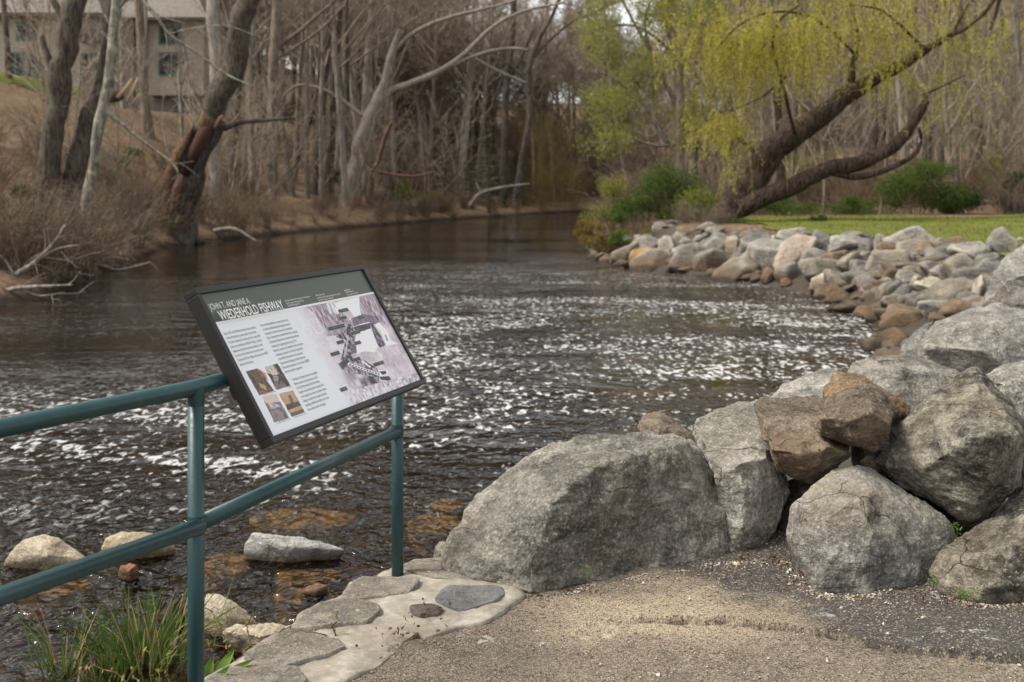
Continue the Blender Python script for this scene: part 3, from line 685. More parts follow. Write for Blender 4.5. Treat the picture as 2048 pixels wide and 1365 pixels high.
    me = mesh_np('panel', np.stack([A, B, A * 0 + zP], 1), np.stack([i, i + nx, i + nx + 1, i + 1], 1), smooth=False)
    at = me.color_attributes.new('art', 'FLOAT_COLOR', 'POINT'); at.data.foreach_set('color', np.concatenate([col, np.ones((len(col), 1))], 1).astype(np.float32).ravel())
    t = NT('printed_panel'); ca = t.n('VertexColor', {'layer_name': 'art'}); pm = t.done(ca.outputs[0], .38, spec=.35)
    panel = link('panel', me, pm, root)
    def quad(bm, x0, x1, y0, y1, z):
        bm.faces.new([bm.verts.new(c) for c in ((x0, y0, z), (x0, y1, z), (x1, y1, z), (x1, y0, z))])
    bmobj('header', lambda bm: quad(bm, a0, a1, b0, hb, zP), head)
    bmobj('header_line', lambda bm: quad(bm, a0, a1, hb - .006, hb + .002, zP + .0006), wink)
    def text(nm, body, a, b, size, width=None, xs=None, mat=ink, bold=0., parent=panel):
        cu = bpy.data.curves.new(nm, 'FONT'); cu.body = body; cu.size = size; cu.offset = bold * size; cu.resolution_u = 3
        me_ = ev_mesh(cu, []); V = co(me_)
        if len(V) == 0: return 1
        w = V[:, 0].max() - V[:, 0].min(); k = width / w if width else xs
        V[:, 0] = (V[:, 0] - V[:, 0].min()) * k + a; V[:, 1] = b - V[:, 1]; V[:, 2] = zP + .0012
        setco(me_, V); me_.flip_normals(); me_.materials.clear()
        link(nm, me_, mat, parent); return k
    def line(nm, body, pl, pr, cap_px, mat=ink, bold=0.):
        a, b = sgn(*pl); a2, b2 = sgn(*pr); size = cap_px * .00185 / .70
        return text(nm, body, a, (b + b2) / 2, size, a2 - a, None, mat, bold)
    line('title_text', 'JOHN T. AND JANE A.', (424.6, 618), (505.6, 605), 12.6, wink, 0.)
    a, b = sgn(441, 643.5); a2, _ = sgn(568.2, 619.5)
    text('title_text', 'WIEDERHOLD FISHWAY', a, hb - .004, 19 * .00185 / .70, a2 - a, None, wink, .014)
    def column(lines, first, right, last):
        (a, b), (a2, b2), (a3, b3) = sgn(*first), sgn(*right), sgn(*last); b = (b + b2) / 2
        size = .0135; pit = (b3 - b) / (len(lines) - 1); k = text('body_text', lines[0], a, b, size, a2 - a, None, ink, .0)
        for j, L in enumerate(lines[1:], 1): text('body_text', L, a, b + pit * j, size, None, k, ink, .0)
    column(['Since 1775, the Falls River has been harnessed by', 'a dam on this site to power grist and saw mills,', 'to make materials from ivory, and, for nearly 100', 'years, to manufacture drill bits. Today, a turbine', 'makes electricity that powers architects\u2019 work.',
            'It is one of the oldest dam sites in the lower', 'Connecticut River Valley and one of over 4,000', 'dams in Connecticut.'], (452.5, 667.5), (516, 655), (488, 729))
    column(['Prior to industrialization, migratory fish such', 'as alewife and blueback herring had access to', 'thousands of miles of stream in Connecticut.', 'Dam construction prevented them from reaching', 'freshwater habitats that provided the conditions', 'necessary for egg laying and rearing. The',
            'Nature Conservancy ranked this dam as top-tier', 'importance because it is the last impediment', 'to the Mill Pond, where the Connecticut', 'Department of Energy and Environmental', 'Protection estimates a run of nearly 100,000', 'alewives could be supported.'], (526, 651.5), (580, 639.5), (579.5, 743))
    column(['The Nature Conservancy has also completed', 'fishway construction downstream at both', 'the Tiley-Pratt and the Dolan Pond dams.', 'Together, these fishways allow migratory fish', 'to once again have access to upstream habitat,', 'helping to rebuild their numbers while also',
            'benefiting wildlife that eat fish such as river', 'otter, osprey, herons and eagles.'], (588.8, 759.9), (638.8, 745), (622.3, 819.2))
    for L, pl, pr, cp in (('Completed in November 2019 with generous private funding by the', (573, 601), (623.5, 593), 3.4), ('The John T. and Jane A. Wiederhold Foundation,', (575.5, 606.8), (611.5, 600.8), 3.8), ('The Bristol Open Neighbor Fund', (579, 611.5), (603.5, 607), 3.8),
                          ('Planning partners', (635, 590.5), (653, 587.5), 3.4), ('National Fish and Wildlife Foundation through the Hurricane Fund', (637.5, 595.5), (684, 588), 3.8), ('Bass Lake Trust and Conservation', (640.5, 600.3), (671, 595), 3.8),
                          ('Project Managed by', (691.5, 580.5), (704, 578.5), 3.4), ('The Nature Conservancy', (694, 584.5), (710, 582), 3.8), ('with a grant from CT DEEP', (697, 589.3), (720, 585.5), 3.6)):
        line('credit_text', L, pl, pr, cp, wink, .004)
    for L, pl, pr in (('Photo courtesy of the state archive', (531, 788.5), (555, 782)), ('Ivory mill, 1910', (579, 775), (587, 771.5)), ('View of the old mill and its buildings', (557, 846.5), (585, 837)), ('Mill pond and ice house', (593, 833.5), (617, 825.5))):
        line('caption_text', L, pl, pr, 2.6, ink)
    line('caption_text', 'Photograph of the dam and fishway', (808, 749.5), (833, 740.5), 3, wink); line('caption_text', 'taken in 2019', (820, 750.6), (836, 744.5), 3, wink)
    # dark green place tags with pale borders, leaders below them
    tags = [(r5([(880, 380)])[0], 17.5, 7.2, 'SPILLWAY'), (r5([(865, 530)])[0], 14, 7, 'INTAKE'), (r5([(745, 710)])[0], 31, 8, 'VIEWING CHAMBER'), (r5([(1215, 520)])[0], 12.5, 7, 'DAM'), (r5([(1115, 815)])[0], 16, 7, 'ENTRY'), (r5([(820, 1000)])[0], 13.5, 7, 'POOL'),
            (r5([(1155, 1015)])[0], 12.5, 7, 'EXIT'), (r5([(720, 1225)])[0], 17, 7.5, 'FISHWAY'), (r6([(520, 335)])[0], 13, 7, 'STEPS'), (r6([(915, 415)])[0], 20, 7.5, 'ENTRANCE'), (r6([(280, 880)])[0], 13, 7.5, 'RIVER')]
    for (pu, pv), w, h, s_ in tags:
        (x, y), (x2, _) = sgn(pu, pv), sgn(pu + w * .5, pv - w * .5 * .27); hw = abs(x2 - x); hh = h * .00185 * .5
        bmobj('tag_border', lambda bm: quad(bm, x - hw - .0016, x + hw + .0016, y - hh - .0012, y + hh + .0012, zP + .0006), cream, 0, panel)
        bmobj('place_tag', lambda bm: quad(bm, x - hw, x + hw, y - hh, y + hh, zP + .0012), tagm, 0, panel)
    for (pu, pv), w, h, s_ in tags:
        (x, y), (x2, _) = sgn(pu, pv), sgn(pu + w * .5, pv - w * .5 * .27); hw = abs(x2 - x); n0 = len(panel.children)
        text('tag_text', s_, x - hw * .75, y + h * .00185 * .16, h * .00185 * .5, hw * 1.5, None, cream); panel.children[-1].location.z += .0012
    for p, q in (((600 + 890 / 9.75, 580 + 580 / 9.75), (600 + 945 / 9.75, 580 + 670 / 9.75)), ((600 + 1240 / 9.75, 580 + 570 / 9.75), (600 + 1275 / 9.75, 580 + 630 / 9.75)), ((600 + 780 / 9.75, 580 + 760 / 9.75), (600 + 825 / 9.75, 580 + 840 / 9.75)), ((660 + 305 / 9.1, 680 + 935 / 9.1), (660 + 370 / 9.1, 680 + 1030 / 9.1))):
        a, b = sgn(*p); c, d = sgn(*q); bml = bmesh.new(); bml.faces.new([bml.verts.new(k) for k in ((a - .001, b, zP + .0009), (c - .001, d, zP + .0009), (c + .001, d, zP + .0009), (a + .001, b, zP + .0009))])
        me_ = bpy.data.meshes.new('tag_leader'); bml.to_mesh(me_); bml.free(); link('tag_leader', me_, wink, panel)
    # built with y running down the face: turn that into a right-handed frame and tilt the whole sign into place
    for o in root.children_recursive:
        V = co(o.data); V[:, 1] *= -1; setco(o.data, V); o.data.flip_normals()
    M = Matrix(((D1[0], -D2[0], NS[0], 0), (D1[1], -D2[1], NS[1], 0), (D1[2], -D2[2], NS[2], 0), (0, 0, 0, 1)))
    root.matrix_world = Matrix.Translation(Vector(TLc)) @ M
make_sign()

# ------------------------------------------------------------------ boulders in front
def hull_rock(name, pts, L, seed, soft=7, amp=.014, fol=(.5, .3), centre=None):
    bm = bmesh.new()
    for p in pts: bm.verts.new(p)
    r = bmesh.ops.convex_hull(bm, input=bm.verts[:])
    bmesh.ops.delete(bm, geom=[v for v in bm.verts if not v.link_faces], context='VERTS')
    bmesh.ops.recalc_face_normals(bm, faces=bm.faces[:])
    me = bpy.data.meshes.new(name); bm.to_mesh(me); bm.free()
    soft = max(1, soft - 5); me = ev_mesh(me, [('REMESH', dict(mode='VOXEL', voxel_size=L * .85, adaptivity=0))]); me.name = name
    V = laplace(me, co(me), soft); setco(me, V); N = normals(me)
    rot = np.array(Matrix.Rotation(fol[0], 3, 'Y') @ Matrix.Rotation(fol[1], 3, 'X'))
    q = V @ rot; lay = q * np.array([2.2, 2.2, 13.])
    d = amp * (.6 * fbm(V * 2.1 + seed, seed, 3) + .45 * (ridged(V * 4.5 + seed, seed + 1, 3) - .4) + .5 * fbm(lay + seed, seed + 2, 3) + .34 * fbm(V * 17 + seed, seed + 3, 4, .6) - .5)
    tq = fbm(V * 3.1 + 7 + seed, seed + 8, 3) * 3.2; fr = tq - np.floor(tq); d += amp * .5 * (np.floor(tq) + sstep(.42, .58, fr) - .5)      # broken ledges
    # chips knocked off along some edges
    ch = np.maximum(0, fbm(V * 5.5 + 31 + seed, seed + 5, 2) - .35); d -= amp * 2.2 * ch
    setco(me, V + N * d[:, None]); me.polygons.foreach_set('use_smooth', np.ones(len(me.polygons), bool))
    return me
G1 = rock_mat('gneiss', (.072, .067, .055), (.38, .352, .30), (.22, .175, .115), .4, .9, 0.)
G2 = rock_mat('pale_gneiss', (.12, .112, .095), (.50, .47, .41), (.22, .18, .12), .3, .8, 1.7)
G3 = rock_mat('dark_gneiss', (.042, .039, .031), (.36, .328, .265), (.20, .165, .10), .4, .7, 2.9, contrast=1.6)
G4 = rock_mat('grey_gneiss', (.095, .09, .08), (.40, .38, .34), (.27, .215, .14), .45, .9, 4.4)
BR = rock_mat('brown_stone', (.07, .054, .04), (.28, .225, .165), (.20, .13, .075), .5, .25, 5.1)
BR2 = rock_mat('rusty_stone', (.11, .072, .042), (.35, .258, .168), (.26, .145, .065), .5, .15, 6.2)
DK = rock_mat('dark_brown_stone', (.05, .04, .03), (.15, .125, .095), (.12, .08, .04), .4, .1, 7.7)  # brown stone, darker all over than the other browns
def boulder(label, sil, inner, mat, back=.45, shrink=.8, L=.014, seed=1, drop=0., soft=7, amp=.014, fol=(.5, .3), name='boulder'):
    sp = np.array([P(*s) for s in sil]); pts = list(sp) + [P(*s) for s in inner]
    c = sp.mean(0)
    for s in sil:                             # the far side: the same outline pushed back along the sight lines and drawn in
        q = P(s[0], s[1], s[2] + back); cc = P(*(np.mean([(a[0], a[1]) for a in sil], 0)), s[2] + back)
        pts.append(cc + (q - cc) * shrink)
    if drop:                                  # carry it on down into what it rests on
        zs = min(p[2] for p in pts)
        for p in list(pts):
            pts.append(np.array([c[0] + (p[0] - c[0]) * .75, p[1] * .5 + c[1] * .5 + .05, zs - drop]))
    pts = np.array(pts); base = np.array([pts[:, 0].mean(), pts[:, 1].mean(), pts[:, 2].min()])
    o = link(name, hull_rock(name, pts - base, L, seed, soft, amp, fol), mat, None, base); tag(o, label, 'rock', 'boulders piled beside the path')
    return o
boulder('largest grey boulder, beside the mortar wall end and railing post, with a sloping ridged face',
        [(890, 1123, 5.32), (909, 1054, 5.42), (948, 997, 5.5), (1012, 932, 5.58), (1088, 883, 5.65), (1195, 864, 5.8), (1290, 851, 5.85), (1344, 858, 5.8), (1391, 883, 5.72), (1412, 930, 5.66), (1433, 976, 5.6), (1447, 1062, 5.5), (1454, 1104, 5.44), (1449, 1132, 5.4), (1298, 1157, 5.22), (1187, 1166, 5.12), (1134, 1181, 5.06), (1062, 1192, 4.98), (955, 1160, 5.12), (896, 1134, 5.28)],
        [(1344, 892, 5.46), (1279, 908, 5.36), (1195, 930, 5.24), (1142, 967, 5.14), (1104, 1005, 5.09), (1085, 1062, 5.04), (1062, 1119, 5.0), (1390, 1000, 5.45), (1280, 1060, 5.25)], G1, .35, .8, .013, 3, .08, 6, .016, (.35, .5))
boulder('grey boulder with flat pale top tapering to a rounded toe, right of the largest boulder',
        [(1374, 848, 6.1), (1400, 828, 6.2), (1450, 811, 6.35), (1517, 794, 6.5), (1545, 850, 6.1), (1585, 954, 5.75), (1585, 966, 5.72), (1573, 1014, 5.66), (1553, 1067, 5.6), (1509, 1119, 5.52), (1477, 1130, 5.46), (1456, 1111, 5.46), (1440, 1051, 5.5), (1432, 978, 5.55), (1400, 900, 5.9)],
        [(1424, 946, 5.52), (1480, 925, 5.52), (1533, 912, 5.62), (1490, 1040, 5.42)], G2, .3, .8, .014, 11, .0, 7, .014, (.2, .2))
boulder('pale smooth rock at the water behind the brown slab', [(1528, 802, 7.2), (1560, 772, 7.3), (1600, 745, 7.4), (1640, 734, 7.5), (1682, 732, 7.5), (1700, 760, 7.3), (1690, 830, 7.0), (1560, 840, 7.0)], [(1610, 790, 6.95)], G2, .5, .8, .018, 12, .3)
boulder('dark brown slab with chips lying on its top, wedged under the small brown block',
        [(1500, 805, 6.05), (1521, 794, 6.2), (1600, 791, 6.3), (1650, 793, 6.2), (1702, 880, 5.75), (1703, 922, 5.68), (1626, 970, 5.62), (1560, 945, 5.62), (1537, 912, 5.62), (1512, 870, 5.85)],
        [(1533, 833, 5.82), (1541, 897, 5.54), (1600, 908, 5.46), (1660, 893, 5.46), (1700, 905, 5.55), (1618, 945, 5.5)], BR, .2, .8, .012, 13, 0, 4, .013, (.1, .2))
boulder('angular brown block perched on top of the pile', [(1622, 857, 5.62), (1634, 838, 5.62), (1650, 801, 5.7), (1706, 768, 5.8), (1742, 768, 5.82), (1775, 788, 5.82), (1796, 817, 5.78), (1791, 840, 5.7), (1760, 900, 5.58), (1746, 912, 5.56), (1702, 899, 5.52), (1634, 878, 5.54)],
        [(1642, 837, 5.42), (1674, 817, 5.44), (1698, 841, 5.36), (1742, 826, 5.38), (1779, 848, 5.45), (1700, 885, 5.38)], BR, .22, .8, .011, 14, 0, 4, .012, (.6, .2))
boulder('rusty orange jagged stone behind the perched brown block', [(1648, 792, 6.1), (1655, 765, 6.1), (1666, 744, 6.15), (1690, 752, 6.1), (1722, 749, 6.15), (1775, 780, 6.1), (1833, 812, 6.05), (1818, 834, 5.95), (1740, 840, 5.9), (1660, 820, 5.95)], [(1740, 790, 5.92)], BR2, .2, .8, .013, 15, 0, 3, .016, (.9, .3))
boulder('big diamond shaped boulder leaning over the two front rocks on the right',
        [(1734, 924, 5.78), (1787, 861, 5.8), (1843, 801, 5.85), (1904, 757, 5.95), (1944, 731, 6.0), (1964, 736, 6.0), (1992, 761, 5.95), (2021, 789, 5.9), (2050, 833, 5.85), (2066, 870, 5.75), (2064, 925, 5.65), (2048, 960, 5.6), (2004, 1004, 5.56), (1966, 1041, 5.52), (1950, 1050, 5.5), (1912, 1043, 5.5), (1880, 1014, 5.55), (1827, 964, 5.62), (1763, 934, 5.7)],
        [(1823, 942, 5.48), (1900, 905, 5.32), (1945, 872, 5.28), (1990, 862, 5.30), (2035, 868, 5.42), (1955, 1020, 5.36), (1985, 960, 5.30), (1915, 800, 5.75)], G3, .35, .78, .013, 16, 0, 6, .015, (.8, .1))
boulder('rounded grey boulder at the front centre of the pile, its foot on the asphalt',
        [(1575, 1063, 5.28), (1589, 1010, 5.34), (1626, 976, 5.38), (1662, 941, 5.44), (1714, 926, 5.5), (1743, 933, 5.5), (1783, 957, 5.48), (1835, 997, 5.46), (1884, 1031, 5.44), (1914, 1055, 5.4), (1900, 1090, 5.32), (1872, 1140, 5.2), (1863, 1164, 5.14), (1803, 1178, 5.06), (1738, 1194, 4.98), (1634, 1190, 5.0), (1612, 1153, 5.08), (1592, 1103, 5.2)],
        [(1650, 1035, 5.12), (1706, 1000, 5.14), (1740, 985, 5.18), (1745, 1063, 5.04), (1735, 1130, 4.97), (1660, 1120, 4.99), (1830, 1060, 5.25)], G4, .35, .8, .013, 17, .08, 8, .012, (.1, 1.2))
boulder('boulder at the lower right corner with a pale ridge above its dark base',
        [(1869, 1143, 5.1), (1883, 1107, 5.2), (1912, 1079, 5.3), (1964, 1040, 5.4), (2004, 1008, 5.45), (2048, 980, 5.48), (2140, 952, 5.5), (2200, 1040, 5.3), (2190, 1215, 4.95), (2048, 1208, 4.88), (1944, 1204, 4.9), (1882, 1176, 5.0)],
        [(1905, 1130, 5.02), (1984, 1108, 4.96), (2060, 1070, 5.0), (1990, 1170, 4.86), (2090, 1160, 4.86)], G3, .35, .8, .013, 18, .08, 7, .014, (.3, .4))
boulder('long low grey boulder behind the diamond boulder', [(1682, 738, 7.6), (1693, 723, 7.65), (1722, 712, 7.7), (1776, 713, 7.75), (1831, 715, 7.7), (1879, 723, 7.65), (1924, 735, 7.6), (1925, 800, 7.2), (1850, 850, 7.0), (1720, 830, 7.0)], [(1700, 745, 7.35), (1800, 735, 7.3), (1880, 748, 7.3), (1790, 800, 7.1)], G1, .5, .8, .018, 19, .4)
boulder('boulder with a bright white top at the right edge behind the diamond boulder', [(1962, 748, 6.9), (1985, 735, 7.0), (2048, 724, 7.1), (2125, 720, 7.1), (2170, 800, 6.8), (2100, 880, 6.5), (2020, 850, 6.5)], [(2060, 748, 6.65), (2000, 765, 6.65)], G2, .5, .8, .018, 20, .4)
boulder('broad buff boulder on the bank above the long low one, sparkling white along its top', [(1830, 716, 9.6), (1834, 688, 9.7), (1846, 664, 9.8), (1868, 640, 9.95), (1922, 622, 10.1), (1961, 612, 10.2), (1988, 604, 10.3), (2010, 608, 10.3), (2050, 622, 10.2), (2135, 648, 10), (2170, 720, 9.6), (2060, 760, 9.3), (1950, 745, 9.3), (1870, 730, 9.4)], [(1852, 690, 9.35), (1900, 655, 9.5), (1990, 640, 9.6), (1960, 700, 9.2)], G2, .6, .8, .022, 21, .5)
boulder('pale rock peeping out left of the broad buff boulder', [(1799, 716, 10.5), (1804, 696, 10.55), (1821, 667, 10.7), (1844, 643, 10.8), (1870, 636, 10.9), (1880, 700, 10.5), (1830, 735, 10.3)], [(1832, 690, 10.3)], G4, .5, .8, .022, 22, .4)
boulder('tall bluish grey slab standing at the right edge of the photo', [(1952, 620, 12.0), (1972, 578, 12.1), (1984, 548, 12.2), (2011, 511, 12.4), (2037, 492, 12.5), (2060, 486, 12.5), (2125, 484, 12.5), (2200, 530, 12.2), (2210, 640, 11.8), (2050, 660, 11.7)], [(2010, 560, 11.8), (2060, 540, 11.8)], G4, .7, .8, .025, 23, .5, 7, .02, (.9, .2))
boulder('brown pitted stone peeping over the top of the largest boulder', [(1272, 853, 6.4), (1283, 832, 6.45), (1306, 821, 6.5), (1326, 823, 6.5), (1351, 844, 6.45), (1371, 859, 6.4), (1391, 868, 6.4), (1400, 890, 6.3), (1380, 930, 6.2), (1290, 920, 6.2)], [(1320, 850, 6.25)], BR, .25, .8, .014, 24, .35, 4, .012)
boulder('small grey stone at the left foot of the largest boulder', [(865, 1121, 5.55), (867, 1097, 5.6), (883, 1081, 5.65), (902, 1086, 5.65), (910, 1120, 5.5), (890, 1130, 5.45)], [(884, 1105, 5.45)], G1, .12, .8, .010, 25, .15)
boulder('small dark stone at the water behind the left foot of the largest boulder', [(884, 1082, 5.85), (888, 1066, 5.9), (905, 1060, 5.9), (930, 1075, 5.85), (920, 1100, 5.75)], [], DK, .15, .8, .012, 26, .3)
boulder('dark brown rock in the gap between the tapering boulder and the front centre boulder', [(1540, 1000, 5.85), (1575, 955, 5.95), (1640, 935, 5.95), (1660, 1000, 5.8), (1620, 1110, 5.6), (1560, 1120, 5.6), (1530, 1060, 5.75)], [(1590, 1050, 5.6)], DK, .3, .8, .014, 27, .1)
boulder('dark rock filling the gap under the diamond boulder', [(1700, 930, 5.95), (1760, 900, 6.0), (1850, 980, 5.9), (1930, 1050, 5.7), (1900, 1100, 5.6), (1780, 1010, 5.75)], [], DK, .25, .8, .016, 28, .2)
boulder('pale chip of stone between the perched block and the diamond boulder', [(1780, 860, 5.95), (1792, 838, 6.0), (1812, 832, 6.0), (1822, 846, 5.95), (1800, 876, 5.9)], [], G2, .12, .8, .008, 29, .2, 3, .006)
boulder('grey rock behind the diamond boulder at the far right edge', [(2040, 800, 6.2), (2080, 760, 6.3), (2160, 770, 6.3), (2200, 900, 6.0), (2120, 980, 5.85), (2050, 930, 5.9)], [], G1, .4, .8, .018, 30, .2)

# stones lying in the river near the wall
WR1 = rock_mat('cream_stone', (.36, .30, .215), (.62, .545, .42), (.42, .30, .17), .4, .0, 8.1, True, 2., wl=(-.68, -.72, -.735, -.76))
WR2 = rock_mat('mossy_stone', (.27, .22, .13), (.55, .48, .335), (.34, .23, .08), .5, .0, 9.1, True, 2., wl=(-.68, -.72, -.735, -.76))
WR3 = rock_mat('reddish_stone', (.16, .065, .035), (.36, .19, .11), (.26, .1, .04), .5, 0, 10.1, True, 2., wl=(-.68, -.72, -.735, -.76))
WR4 = rock_mat('grey_white_stone', (.25, .24, .22), (.50, .49, .455), (.3, .26, .2), .2, .0, 11.1, True, 2., wl=(-.68, -.72, -.735, -.76))
SUBM = rock_mat('ochre_submerged_stone', (.24, .17, .085), (.56, .43, .23), (.40, .25, .09), .5, 0, 12.1, False, 2.)
def river_rock(label, sil, Y, mat, thick, seed, drop=.2, L=.014, soft=6, amp=.010):
    boulder(label, [(u, v, Y) for u, v in sil], [(np.mean([s[0] for s in sil]), np.mean([s[1] for s in sil]) + 4, Y - thick * .6)], mat, thick, .75, L, seed, drop, soft, amp, name='river_stone')['group'] = 'stones in the shallow water'
river_rock('cream coloured peaked stone standing out of the water at the left edge', [(5, 1131), (20, 1105), (45, 1080), (90, 1066), (122, 1075), (150, 1098), (180, 1117), (172, 1140), (80, 1146)], 7.7, WR1, .22, 31)
river_rock('mossy cream stone in the water behind the lower rail', [(203, 1100), (210, 1078), (245, 1067), (300, 1068), (345, 1078), (350, 1105), (280, 1112)], 7.95, WR2, .2, 32)
river_rock('small reddish stone just under the lower rail', [(232, 1150), (240, 1128), (262, 1116), (283, 1124), (280, 1150), (255, 1158)], 7.45, WR3, .12, 33)
river_rock('long flat grey white stone lying in the water between the posts', [(486, 1103), (488, 1085), (503, 1066), (525, 1068), (560, 1077), (640, 1085), (692, 1098), (660, 1108), (560, 1112)], 7.85, WR4, .16, 34)
river_rock('upright cream stone in the water at the right of the left post', [(405, 1240), (409, 1186), (430, 1180), (462, 1200), (487, 1226), (514, 1246), (500, 1275), (430, 1275)], 6.55, WR1, .18, 35)
river_rock('flat cream stone beside the wall below the upright one', [(438, 1262), (470, 1243), (540, 1242), (600, 1254), (590, 1290), (520, 1305), (455, 1300)], 6.3, WR1, .2, 36)
river_rock('dark reddish stone behind the grass tuft', [(305, 1232), (318, 1196), (345, 1180), (372, 1186), (378, 1230), (340, 1250)], 6.75, DK, .15, 37)
river_rock('pinkish stone barely breaking the surface right of the flat stone', [(600, 1185), (615, 1172), (635, 1163), (655, 1170), (658, 1186), (630, 1194)], 7.2, WR3, .12, 38)
def submerged(label, u0, v0, u1, v1, seed, mat=SUBM, depth=.035):
    top = WATER - depth; poly = []
    for a in np.linspace(0, 2 * math.pi, 11)[:-1]:
        q = Pz((u0 + u1) / 2 + (u1 - u0) / 2 * math.cos(a), (v0 + v1) / 2 - (v1 - v0) / 2 * math.sin(a), top); poly.append(q)
    poly = np.array(poly); pts = np.concatenate([poly - [0, 0, .02], (poly - poly.mean(0)) * .7 + poly.mean(0), (poly - poly.mean(0)) * .9 + poly.mean(0) - [0, 0, .22]])
    base = pts.min(0) * [0, 0, 1] + pts.mean(0) * [1, 1, 0]
    o = link('river_stone', hull_rock('river_stone', pts - base, .02, seed, 4, .004), mat, None, base); tag(o, label, 'rock', 'stones in the shallow water')
submerged('broad ochre slab just under the surface between the two posts', 495, 1010, 722, 1050, 41, depth=.035)
submerged('orange stone under the water left of the right post', 545, 1128, 690, 1158, 42, depth=.05)
submerged('tawny stone under the water beyond the upright cream stone', 400, 1100, 520, 1140, 43, depth=.05)
submerged('orange stone under the water right of the right post', 812, 1020, 930, 1060, 44, depth=.05)
submerged('brown stone under the water near the wall below the right post', 540, 1168, 690, 1200, 45, depth=.05)
submerged('tawny stone under the water below the peaked cream stone', 30, 1145, 190, 1180, 46, depth=.06)
submerged('small orange stone under the water left of the largest boulder', 860, 995, 935, 1012, 47, depth=.05)

# ------------------------------------------------------------------ riprap along the far curve of the bank
TONES = {'grey': ((.105, .098, .084), (.31, .288, .248)), 'dark grey': ((.065, .062, .055), (.23, .218, .195)), 'light grey': ((.155, .146, .127), (.40, .373, .325)), 'tan grey': ((.13, .114, .09), (.33, .295, .235)),
         'tan': ((.24, .19, .125), (.44, .37, .27)), 'brown': ((.10, .07, .045), (.25, .185, .125)), 'pinkish': ((.24, .19, .155), (.44, .37, .305)), 'cream': ((.32, .28, .21), (.54, .49, .40)), 'ochre': ((.22, .12, .045), (.42, .27, .12))}
TM = {k: rock_mat('riprap_' + k.replace(' ', '_'), a, b, (.2, .145, .09), .25, .3, i * 1.3, True, .9) for i, (k, (a, b)) in enumerate(TONES.items())}
def ico(sub):
    bm = bmesh.new(); bmesh.ops.create_icosphere(bm, subdivisions=sub, radius=1)
    V = np.array([v.co[:] for v in bm.verts]); T = np.array([[v.index for v in f.verts] for f in bm.faces]); bm.free(); return V, T
ICO4, ICO3 = ico(4), ico(3)
def chunk(seed, hi=True, planes=11):          # a faceted stone: the unit ball cut by random planes
    r = np.random.default_rng(seed); V, T = ICO4 if hi else ICO3
    n = r.normal(size=(planes, 3)); n /= np.linalg.norm(n, axis=1)[:, None]; off = r.uniform(.40, .74, planes)
    d = V @ n.T; rad = np.where(d > .05, off[None] / np.maximum(d, .05), 9)
    rad = -np.log(np.exp(-60 * np.minimum(rad, 1.1)).sum(1) + math.exp(-60 * 1.0)) / 60
    W_ = V * rad[:, None]; W_ = W_ * (1 + .05 * fbm(W_ * 2.2 + seed, seed, 3) + .02 * fbm(W_ * 9 + seed, seed + 2, 3))[:, None]
    return W_, T
R2L = [(90, 290, 210, 352, 'brown'), (205, 288, 312, 372, 'brown'), (310, 205, 500, 384, 'tan grey'), (470, 150, 692, 270, 'grey'), (462, 240, 690, 365, 'ochre'), (480, 255, 782, 432, 'tan grey'), (690, 150, 812, 315, 'light grey'), (762, 113, 922, 270, 'grey'),
       (798, 220, 935, 330, 'light grey'), (928, 142, 1092, 245, 'light grey'), (1055, 124, 1255, 275, 'grey'), (1194, 133, 1272, 215, 'grey'), (780, 218, 1062, 442, 'grey'), (998, 250, 1212, 445, 'tan grey'), (846, 388, 1004, 446, 'brown'), (1252, 150, 1368, 312, 'tan'),
       (1348, 100, 1572, 275, 'dark grey'), (1562, 133, 1668, 195, 'cream'), (1372, 190, 1565, 335, 'grey'), (1452, 188, 1765, 425, 'light grey'), (1655, 158, 1962, 425, 'pinkish'), (1678, 78, 1912, 225, 'light grey'), (1178, 298, 1542, 550, 'tan grey'), (1075, 405, 1205, 495, 'brown'),
       (1538, 405, 1685, 545, 'brown'), (1655, 358, 1865, 525, 'grey'), (1835, 248, 2042, 445, 'grey'), (1688, 485, 1795, 565, 'brown')]
R3L = [(15, 368, 335, 605, 'tan grey'), (98, 112, 334, 302, 'dark grey'), (98, 505, 292, 712, 'cream'), (245, 468, 515, 645, 'tan grey'), (248, 608, 474, 785, 'brown'), (292, 157, 622, 315, 'light grey'), (236, 288, 484, 435, 'brown'), (345, 308, 604, 485, 'tan grey'), (552, 228, 685, 362, 'grey'),
       (682, 177, 814, 315, 'grey'), (634, 298, 965, 535, 'tan grey'), (822, 78, 1236, 290, 'light grey'), (915, 198, 1285, 365, 'tan grey'), (465, 378, 664, 525, 'dark grey'), (1085, 198, 1285, 355, 'brown'), (1265, 168, 1525, 305, 'brown'), (1385, 222, 1724, 435, 'light grey'),
       (1345, 328, 1625, 565, 'tan grey'), (1095, 388, 1295, 535, 'grey'), (1195, 418, 1395, 595, 'grey'), (895, 478, 1085, 625, 'grey'), (1015, 518, 1175, 625, 'pinkish'), (1075, 538, 1295, 675, 'cream'), (795, 558, 965, 695, 'dark grey'), (675, 558, 805, 665, 'brown'),
       (505, 528, 655, 645, 'grey'), (555, 608, 685, 725, 'tan'), (475, 678, 565, 755, 'brown'), (745, 688, 1015, 815, 'grey'), (935, 628, 1075, 735, 'light grey'), (995, 648, 1185, 795, 'dark grey'), (1055, 778, 1245, 885, 'pinkish'), (1225, 558, 1605, 815, 'tan grey'),
       (1435, 448, 1745, 618, 'dark grey'), (1595, 358, 1795, 505, 'grey'), (1755, 98, 2005, 375, 'grey'), (1985, 163, 2060, 232, 'tan'), (385, 738, 525, 795, 'brown'), (635, 758, 785, 835, 'dark grey'), (765, 805, 1105, 930, 'tan'), (505, 798, 765, 910, 'brown'), (1145, 748, 1605, 885, 'light grey'), (1595, 528, 1735, 760, 'cream')]
